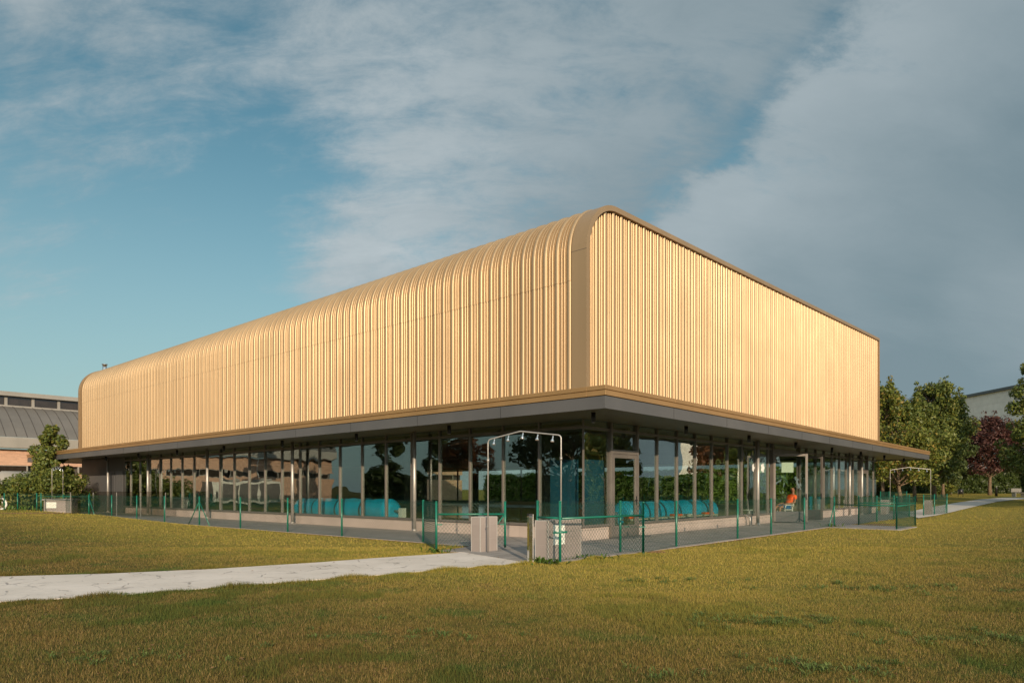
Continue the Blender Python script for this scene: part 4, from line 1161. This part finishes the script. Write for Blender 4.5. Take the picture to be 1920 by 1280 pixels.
# smoked glass screen at the end of the terrace
c0, c1 = at(133, 34.6), at(311, 32.4)
th = thing('glass_screen', 'low smoked glass wind screen across the left end of the terrace', 'screen', (c0[0], c0[1], 0), math.atan2(c1[1]-c0[1], c1[0]-c0[0]))
L_ = math.hypot(c1[0]-c0[0], c1[1]-c0[1])
for k in range(4): MB().box(L_*k/4+.01, L_*(k+1)/4-.01, -.008, .008, .08, 1.25).build('glass_sheet', 'smoke', th)
for k in range(5): MB().box(L_*k/4-.012, L_*k/4+.012, -.03, -.01, .0, 1.2).build('clamp_post', 'steel', th)

# ------------------------------------------------------------------ far industrial building on the right
a_ = hit(1990, 925); 
th = thing('warehouse', 'big pale block walled warehouse with a teal window band behind the trees at right', 'building', (71.5, 98, .5), R(91.5))
MB().box(-40, 44, -30, 0, -1, 15.2).build('wall', 'farwall', th)
MB().box(-40.3, 44.3, -30.3, .35, 15.21, 15.6).build('roof_edge', 'fascia', th)
for k in range(14): MB().box(-38+6*k, -38+6*k+5.8, .002, .06, 8.4, 10.0).build('window', 'farglass', th)
MB().box(-39, 44, .062, .35, 3.0, 3.5).build('canopy', 'coping', th)

# ------------------------------------------------------------------ vegetation
def leaves(centers, radii, n, size, seed, squash=.85, droop=.3, shell=.45):
    g = np.random.default_rng(seed); centers = np.array(centers); radii = np.array(radii)
    wgt = radii**2.2; idx = g.choice(len(centers), n, p=wgt/wgt.sum())
    d = g.normal(size=(n, 3)); d /= np.linalg.norm(d, axis=1)[:, None]
    r = radii[idx]*(shell+(1-shell)*g.random(n)**.5)*(.85+.35*g.random(n))
    c = centers[idx]+d*r[:, None]*np.array([1, 1, squash])
    # leaf sprays: rhombus, folded a little
    nrm = d+g.normal(size=(n, 3))*.8; nrm[:, 2] += .35; nrm /= np.linalg.norm(nrm, axis=1)[:, None]
    t = np.cross(nrm, g.normal(size=(n, 3))); t /= np.linalg.norm(t, axis=1)[:, None]
    b = np.cross(nrm, t); s = size*(.55+.9*g.random(n))[:, None]
    V = np.stack([c-t*s*.6, c+b*s*.34+nrm*s*.08, c+t*s*.75-nrm*s*.10, c-b*s*.34+nrm*s*.08], 1)
    return V.reshape(-1, 3), g.random(n)
def crown_clusters(kind, h0, h1, rad, n, r):
    cs, rs = [], []
    for k in range(n):
        t = (k+.5)/n
        if kind == 'cone': pr_ = (1-t)**.75*.95+.06
        elif kind == 'oval': pr_ = sin(pi*min(.98, .12+.86*t))**.7
        elif kind == 'dome': pr_ = sqrt(max(.02, 1-(max(0, t-.25)/.78)**2))
        elif kind == 'vase': pr_ = (.55+.6*t if t < .6 else .9-1.5*(t-.6))
        z = h0+(h1-h0)*t+r.gauss(0, (h1-h0)*.04); a = k*2.4+r.random(); q_ = rad*pr_*sqrt(.15+.85*r.random())
        cr = rad*(.17+.17*r.random())*(.55+.5*pr_)
        cs.append((cos(a)*q_*(1-cr/rad*.4), sin(a)*q_*(1-cr/rad*.4), min(z, h1-cr*.6))); rs.append(cr)
    return cs, rs
def spikes(cs, rs, h, rad, n, r):
    for k in range(n):
        a = r.random()*2*pi; q_ = rad*r.uniform(.05, .75); x, y = cos(a)*q_, sin(a)*q_; zt = h*(1.04-.32*(q_/rad)**1.5)
        for j in range(5):
            cs.append((x*(1-.05*j)+r.gauss(0, .08), y*(1-.05*j)+r.gauss(0, .08), zt-.12-j*rad*.17)); rs.append(rad*(.07+.035*j))
def tree(name, label, cat, loc, h, rad, h0, mat, n, size, seed, kind='oval', ncl=26, lean=(0, 0), trunk_r=.13, group=None, fork=True, shell=.45, z=None):
    r = random.Random(seed); z = float(ground(*loc)) if z is None else z
    th = thing(name, label, cat, (loc[0], loc[1], z), r.random()*6, group)
    cs, rs = crown_clusters(kind, h0, h*(.93 if rad > 2.1 and kind != 'cone' else 1), rad, ncl, r)
    if rad > 2.1 and kind != 'cone': spikes(cs, rs, h, rad, 7, r)
    m = MB(); top = (lean[0], lean[1], h0+(h-h0)*.72)
    pts = []; nn = 7
    for k in range(nn+1):
        t = k/nn; pts.append((top[0]*t+r.gauss(0, .03)*(k > 0), top[1]*t+r.gauss(0, .03)*(k > 0), -.1+top[2]*t))
    m.tube(pts, [trunk_r*(1.25-.2*(k > 0)-1.0*k/nn) for k in range(nn+1)], 9)
    for c, cr in zip(cs, rs):
        zt = max(h0*.7, c[2]-.6*math.hypot(c[0], c[1])-.3); f = min(.95, max(.1, zt/top[2]))
        a = (top[0]*f, top[1]*f, top[2]*f); md = ((a[0]+c[0])/2, (a[1]+c[1])/2, (a[2]+c[2])/2+.12)
        m.tube([a, md, c], [trunk_r*.36, trunk_r*.22, trunk_r*.08], 5, False)
    m.build('trunk', 'bark', th)
    V, A = leaves(cs, rs, n, size, seed, shell=shell)
    np_obj('crown', V, 4, mat, th, A)
    return th
def bush(name, label, cat, loc, rx, h, mat, n, size, seed, group=None, ncl=12):
    r = random.Random(seed); z = float(ground(*loc)); th = thing(name, label, cat, (loc[0], loc[1], z), 0, group)
    cs, rs = [], []
    for k in range(ncl):
        a = k*2.4; q_ = rx*.7*sqrt(r.random()); cr = rx*(.28+.2*r.random()); zz_ = cr*.6+(h-cr*1.5)*r.random()*(1-.45*(q_/rx))
        cs.append((cos(a)*q_, sin(a)*q_, max(cr*.5, zz_))); rs.append(cr)
    m = MB()
    for c in cs: m.tube([(c[0]*.2, c[1]*.2, -.05), (c[0]*.6, c[1]*.6, c[2]*.5), c], [.035, .025, .01], 5, False)
    m.build('stems', 'bark', th)
    V, A = leaves(cs, rs, n, size, seed, shell=.4); V[:, 2] = np.maximum(V[:, 2], .01)
    np_obj('foliage', V, 4, mat, th, A); return th
def hedge(label, p, q, wdt, h, mat, n, size, seed, lob=.10):
    g = np.random.default_rng(seed); L = math.hypot(q[0]-p[0], q[1]-p[1]); z0 = float(ground(*p)); z1 = float(ground(*q))
    th = thing('hedge', label, 'hedge', (p[0], p[1], z0), math.atan2(q[1]-p[1], q[0]-p[0]))
    # leaves on the faces of a box with a soft outline
    dz = (z1-z0)/L
    u_ = g.random(n)*L; face = g.random(n); A2 = wdt/(wdt+2*h)
    y = np.where(face < A2, (g.random(n)-.5)*wdt, np.where(face < (1+A2)/2, -wdt/2, wdt/2))
    zt = np.where(face < A2, h, g.random(n)*h)
    bul = lob*(np.sin(u_*1.9)+np.sin(u_*4.7+zt*3)+.6*np.sin(zt*5+u_))
    y = y+np.where(face < A2, 0, np.sign(y)*bul)+g.normal(0, .07, n); zt = zt+np.where(face < A2, bul*.5, 0)+g.normal(0, .05, n)
    zt = np.maximum(zt, .02)
    c = np.stack([u_, y, zt+u_*dz], 1)
    nr = g.normal(size=(n, 3))*.7; nr[:, 1] += np.where(face < A2, 0, np.sign(y)); nr[:, 2] += np.where(face < A2, 1, .3); nr /= np.linalg.norm(nr, axis=1)[:, None]
    t = np.cross(nr, g.normal(size=(n, 3))); t /= np.linalg.norm(t, axis=1)[:, None]; b = np.cross(nr, t); s = size*(.6+.8*g.random(n))[:, None]
    V = np.stack([c-t*s*.6, c+b*s*.4, c+t*s*.75, c-b*s*.4], 1).reshape(-1, 3)
    np_obj('foliage', V, 4, mat, th, g.random(n))
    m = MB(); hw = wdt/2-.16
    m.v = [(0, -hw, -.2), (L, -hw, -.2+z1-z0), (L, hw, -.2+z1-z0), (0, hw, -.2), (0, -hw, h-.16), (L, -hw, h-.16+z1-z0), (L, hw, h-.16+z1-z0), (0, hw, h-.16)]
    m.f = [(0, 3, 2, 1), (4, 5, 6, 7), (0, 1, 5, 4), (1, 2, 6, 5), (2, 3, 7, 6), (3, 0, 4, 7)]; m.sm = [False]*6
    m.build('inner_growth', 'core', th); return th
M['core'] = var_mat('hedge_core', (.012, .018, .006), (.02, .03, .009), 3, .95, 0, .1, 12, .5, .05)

# far hedge behind the right hand lawn
hedge('tall dark clipped hedge closing the lawn at right, below the warehouse', at(1625, 93), at(2060, 89), 1.6, 3.15, 'hedge', 60000, .26, 21)
hedge('clipped hedge behind the hall, seen through both glass sides', bw(43, 7), bw(43, 44), 1.4, 2.9, 'hedgel', 30000, .2, 24)
# trees at right, in the picture
G1 = 'green trees beyond the far shower'
tree('leafy_tree', 'green tree with yellowing top directly beside the right end of the gold hall', 'tree', at(1655, 61), 10.9, 3.2, 2.6, 'leafy', 17000, .20, 31, 'oval', 60, (0, 0), .17, G1)
tree('leafy_tree', 'green tree with reddish leaning trunk seen inside the far shower frame', 'tree', hit(1688, 949), 6.4, 2.6, 2.1, 'leafy', 11000, .15, 32, 'dome', 44, (-.35, .1), .16, G1)
tree('leafy_tree', 'slender green tree whose trunk stands at the right leg of the far shower', 'tree', at(1716, 60), 9.2, 2.9, 2.6, 'leaf', 13000, .19, 33, 'oval', 48, (.1, 0), .15, G1)
tree('leafy_tree', 'tallest green tree in the right hand group, with two pointed tops', 'tree', at(1752, 66), 11.9, 3.5, 2.4, 'leaf', 18000, .21, 34, 'vase', 62, (0, 0), .2, G1)
tree('leafy_tree', 'bushy dark green tree at the right edge of the green group', 'tree', at(1768, 72), 8.6, 2.8, 2.0, 'leafd', 12000, .20, 35, 'oval', 44, (0, 0), .16, G1)
tree('plum_tree', 'dark purple plum tree with pale trunk in front of the warehouse', 'tree', at(1856, 80), 9.6, 4.0, 2.9, 'leafp', 16000, .21, 36, 'oval', 60, (.1, 0), .20)
tree('maple_tree', 'tall loose green tree cut by the right edge of the photo', 'tree', at(1932, 58), 11.8, 2.8, 2.2, 'leaf', 11000, .19, 37, 'cone', 52, (0, 0), .16, shell=.6)
tree('background_tree', 'small green tree between the green group and the warehouse', 'tree', at(1782, 84), 5.6, 2.2, 1.6, 'leafd', 7000, .22, 38, 'dome', 30, (0, 0), .14)
tree('background_tree', 'green tree peeping out between the gold hall and the first tall tree', 'tree', at(1636, 78), 12.0, 3.4, 2.6, 'leafy', 11000, .24, 39, 'oval', 44, (0, 0), .18)
bush('shrub', 'reddish green shrub at the end of the glass hall in front of the hedge', 'shrub', at(1650, 66), 1.9, 3.1, 'leafy', 4500, .16, 41)
bush('shrub', 'olive shrub behind the right leg of the far shower', 'shrub', at(1755, 78), 2.4, 3.6, 'leaf', 4500, .2, 42)
# trees right of the frame: their shade darkens the far lawn, and the glass mirrors them
GR = 'trees beyond the right edge mirrored in the short glass side'
for k, (x_, y_, h_, rd, mt) in enumerate(((39, 43, 9.0, 3.8, 'leaf'), (47, 46, 9.6, 4.4, 'leafy'), (56, 46, 9, 4.4, 'leafr'), (64, 50, 9, 4.4, 'leaf'), (45, 30, 7.5, 3.0, 'leafy'))):
    tree('park_tree', ('broad green park tree nearest beyond the right edge', 'second park tree beyond the right edge, yellowish green', 'rust coloured park tree beyond the right edge', 'farthest green park tree beyond the right edge', 'smaller yellowish park tree in front of the bright hedge')[k], 'tree', (x_, y_), h_, rd, 2.8, mt, 6500, .36, 50+k, 'dome', 24, (0, 0), .2, GR)
hedge('sunlit clipped hedge beyond the right edge, mirrored in the short glass side', (43, 46), (72, 20), 1.4, 2.6, 'hedgel', 22000, .2, 22)
# shrubs and young tree at far left
bush('shrub', 'low round glossy shrub at the left edge of the photo', 'shrub', at(28, 38.6), 1.75, 2.35, 'leaf', 7000, .12, 61, ncl=20)
bush('shrub', 'big glossy shrub behind the capped pedestal at far left', 'shrub', at(113, 39.6), 1.7, 3.1, 'leaf', 9000, .12, 62, ncl=24)
bush('shrub', 'middle dark shrub between the two glossy shrubs at far left', 'shrub', at(74, 41), 1.5, 3.0, 'leafd', 6000, .12, 63, ncl=18)
bush('shrub', 'thin reddish shrub showing above the low round shrub', 'shrub', at(45, 42.5), 1.2, 3.3, 'leafy', 2200, .11, 64)
tree('ash_sapling', 'feathery young ash tree rising above the shrubs in front of the curved roof', 'tree', at(95, 40.5), 5.1, 1.55, 1.6, 'leaf', 6500, .13, 65, 'cone', 26, (.2, 0), .06, shell=.65)
# things only the long glass side mirrors, left of the frame
GL = 'trees beyond the left edge mirrored in the long glass side'
hedge('tall clipped hedge beyond the left edge, mirrored in the long glass side', (-46, 27.5), (-50, 0), 1.4, 2.7, 'hedge', 20000, .2, 23)
tree('conifer', 'dark conifer beyond the left edge beside the brick building', 'tree', (-49, 25.5), 9.5, 2.4, .8, 'leafd', 7000, .22, 71, 'cone', 30, (0, 0), .16, GL)
tree('conifer', 'second dark conifer beyond the left edge behind the clipped hedge', 'tree', (-52, 20), 8.5, 2.3, .8, 'leafd', 6500, .22, 72, 'cone', 30, (0, 0), .16, GL)
tree('park_tree', 'rust leaved tree beyond the left edge', 'tree', (-36, 18.5), 6.0, 2.2, 2.0, 'leafr', 5500, .18, 73, 'dome', 20, (0, 0), .14, GL)
tree('park_tree', 'broad dark green tree beyond the left edge, nearest to the path', 'tree', (-29, 11.5), 8.6, 4.0, 2.3, 'leafd', 9000, .26, 74, 'dome', 26, (0, 0), .22, GL)
tree('park_tree', 'dark green tree beyond the left edge close to the camera side', 'tree', (-30, 3), 9.0, 4.0, 2.3, 'leafd', 8000, .26, 75, 'dome', 26, (0, 0), .22, GL)
# distant row of trees across the lawn behind the photographer, mirrored in the open door glass
nm = ['westernmost', 'second', 'third', 'fourth', 'fifth', 'sixth', 'seventh', 'eighth', 'ninth', 'easternmost']; rb = random.Random(5); src = None
for k in range(10):
    x_ = -34+k*7.2; y_ = -66+rb.uniform(-3, 3); lb = nm[k]+' tree of the low row across the lawn behind the photographer'
    if src is None: src = tree('row_tree', lb, 'tree', (x_, y_), 9.5, 4.6, .9, 'leafd', 5000, .45, 81, 'dome', 34, (0, 0), .25, 'low row of trees behind the photographer', z=0)
    else: copy_thing(src, lb, (x_, y_, 0), rb.random()*6, .93+.15*rb.random())
# park furniture on the far lawn
c = hit(1801, 932.5)
c = at(1801, 72); z_ = float(ground(*c))
th = thing('litter_bin', 'dark litter bin on two legs on the far lawn left of the plum tree', 'litter bin', (*c, z_))
MB().tube([(0, 0, .32), (0, 0, .85)], [.20, .24], 14).build('bin_body', 'black', th); MB().tube([(-.26, 0, 0), (-.26, 0, .8)], .025, 8).build('leg', 'black', th); MB().tube([(.26, 0, 0), (.26, 0, .8)], .025, 8).build('leg', 'black', th)
c = at(1868, 75); z_ = float(ground(*c))
th = thing('drinking_fountain', 'slim dark drinking fountain post beside the far path', 'fountain', (*c, z_))
MB().tube([(0, 0, 0), (0, 0, .85), (0, 0, .92)], [.13, .12, .16], 12).build('pillar', 'black', th); MB().tube([(0, 0, .921), (0, 0, 1.05), (.08, 0, 1.08)], .025, 8).build('tap', 'steel', th)
c = at(1910, 73); z_ = float(ground(*c))
th = thing('park_bench', 'small grey slatted bench on the far lawn at the right edge', 'bench', (*c, z_), R(15))
m = MB()
for k in range(5): m.box(-.7, .7, -.2+.09*k, -.13+.09*k, .42, .45)
m.build('seat', 'steel', th)
m = MB()
for k in range(4): m.box(-.7, .7, .26, .29, .52+.1*k, .59+.1*k)
m.build('backrest', 'steel', th)
for x_ in (-.62, .62): MB().box(x_-.03, x_+.03, -.2, .25, 0, .418).build('leg', 'steel', th)

# weeds at the foot of fence posts and pedestals
def weed(px, py, label, n=26, h=.12, sp_=.16, seed=0):
    g = np.random.default_rng(seed); c = hit(px, py); z = float(ground(*c)); th_ = None
    X = g.normal(0, sp_, n); Y = g.normal(0, sp_*.7, n); V = np.zeros((n, 4, 3)); a = g.random(n)*2*pi; hh = h*(.4+g.random(n)); wv = .014+.012*g.random(n); l = hh*1.1
    V[:, 0] = np.stack([X, Y, X*0], 1); V[:, 2] = np.stack([X+np.cos(a)*l, Y+np.sin(a)*l, hh], 1)
    V[:, 1] = np.stack([X+np.cos(a)*l*.5-np.sin(a)*wv, Y+np.sin(a)*l*.5+np.cos(a)*wv, hh*.75], 1); V[:, 3] = np.stack([X+np.cos(a)*l*.5+np.sin(a)*wv, Y+np.sin(a)*l*.5-np.cos(a)*wv, hh*.75], 1)
    o = np_obj('weed_clump', V.reshape(-1, 3), 4, 'weed', None, g.random(n)); o.location = (*c, z)
    return tag(o, label, 'weeds')
weed(1012, 1056, 'broad leaved weeds at the foot of the first gate post right of the steel post', 70, .10, .07, 1)
weed(1035, 1058, 'weeds just in front of the notice pedestal', 45, .09, .14, 2)
weed(820, 1037, 'weed tuft at the hinge post of the left gate leaf', 40, .12, .12, 3)
weed(1110, 1048, 'low weeds under the wide gate leaf', 40, .07, .25, 4)
weed(1563, 988, 'weed tuft at the braced fence post', 30, .12, .2, 5)
def coarse(px, py, label, n, rx, ry, h, seed):
    g = np.random.default_rng(seed); c = hit(px, py); z = float(ground(*c)); V = np.zeros((n, 4, 3))
    k = g.integers(0, max(3, n//28), n); cx_ = g.normal(0, rx, 200)[k]; cy_ = g.normal(0, ry, 200)[k]
    X = cx_+g.normal(0, .035, n); Y = cy_+g.normal(0, .035, n); a = g.random(n)*2*pi; hh = h*(.4+g.random(n)); wv = .0028+.0022*g.random(n); l = hh*(.7+.9*g.random(n))
    V[:, 0] = np.stack([X, Y, X*0], 1); V[:, 2] = np.stack([X+np.cos(a)*l, Y+np.sin(a)*l, hh*.8], 1)
    V[:, 1] = np.stack([X+np.cos(a)*l*.5-np.sin(a)*wv, Y+np.sin(a)*l*.5+np.cos(a)*wv, hh*.7], 1); V[:, 3] = np.stack([X+np.cos(a)*l*.5+np.sin(a)*wv, Y+np.sin(a)*l*.5-np.cos(a)*wv, hh*.7], 1)
    o = np_obj('grass_tufts', V.reshape(-1, 3), 4, 'coarse', None, g.random(n)); o.location = (*c, z); o['kind'] = 'stuff'; o['label'] = label; return o
M['coarse'] = leaf_mat('coarse_grass', (.075, .125, .028), (.16, .20, .05))
coarse(1430, 1165, 'patch of longer greener grass in the right foreground', 1100, .55, .22, .055, 11)
coarse(1520, 1262, 'patch of coarse green grass at the bottom right', 700, .45, .14, .05, 12)
coarse(1600, 1105, 'patch of coarse grass in the right middle of the lawn', 600, .75, .30, .055, 13)
coarse(1245, 1090, 'small patch of coarse grass below the wide gate', 350, .35, .2, .05, 14)
coarse(1790, 1200, 'patch of coarse green grass near the right edge', 500, .5, .2, .05, 15)
coarse(700, 1190, 'patch of coarse green grass in the centre foreground', 400, .6, .25, .045, 16)
coarse(1840, 1110, 'faint patch of coarse grass at the right edge', 350, .7, .4, .05, 17)
coarse(250, 1235, 'patch of coarse grass at the lower left', 350, .6, .2, .045, 18)
# fallen leaves
g = np.random.default_rng(9); n = 420; Y = 4.5+g.random(n)**1.4*20; X = (g.random(n)*2-1)*.78*Y; kp = (~inpoly(X, Y, pav)) & (~((wb(X, Y)[0] > -OUT_L) & (wb(X, Y)[1] > -OUT_R))); X, Y = X[kp], Y[kp]; n = len(X); Z = ground(X, Y)+.03; a = g.random(n)*2*pi; s_ = .012+.014*g.random(n)
V = np.stack([np.stack([X+np.cos(a)*s_, Y+np.sin(a)*s_, Z], 1), np.stack([X-np.sin(a)*s_*.6, Y+np.cos(a)*s_*.6, Z+.008], 1), np.stack([X-np.cos(a)*s_, Y-np.sin(a)*s_, Z+.002], 1), np.stack([X+np.sin(a)*s_*.6, Y-np.cos(a)*s_*.6, Z+.010], 1)], 1)
M['dead'] = leaf_mat('dry_leaf', (.20, .09, .03), (.42, .24, .10))
fl = np_obj('fallen_leaves', V.reshape(-1, 3), 4, 'dead', None, g.random(n)); fl['kind'] = 'stuff'; fl['label'] = 'a few small dried leaves scattered over the lawn and path'
weed(22, 958, 'bright weeds under the low round shrub at the left edge', 80, .25, .7, 6)
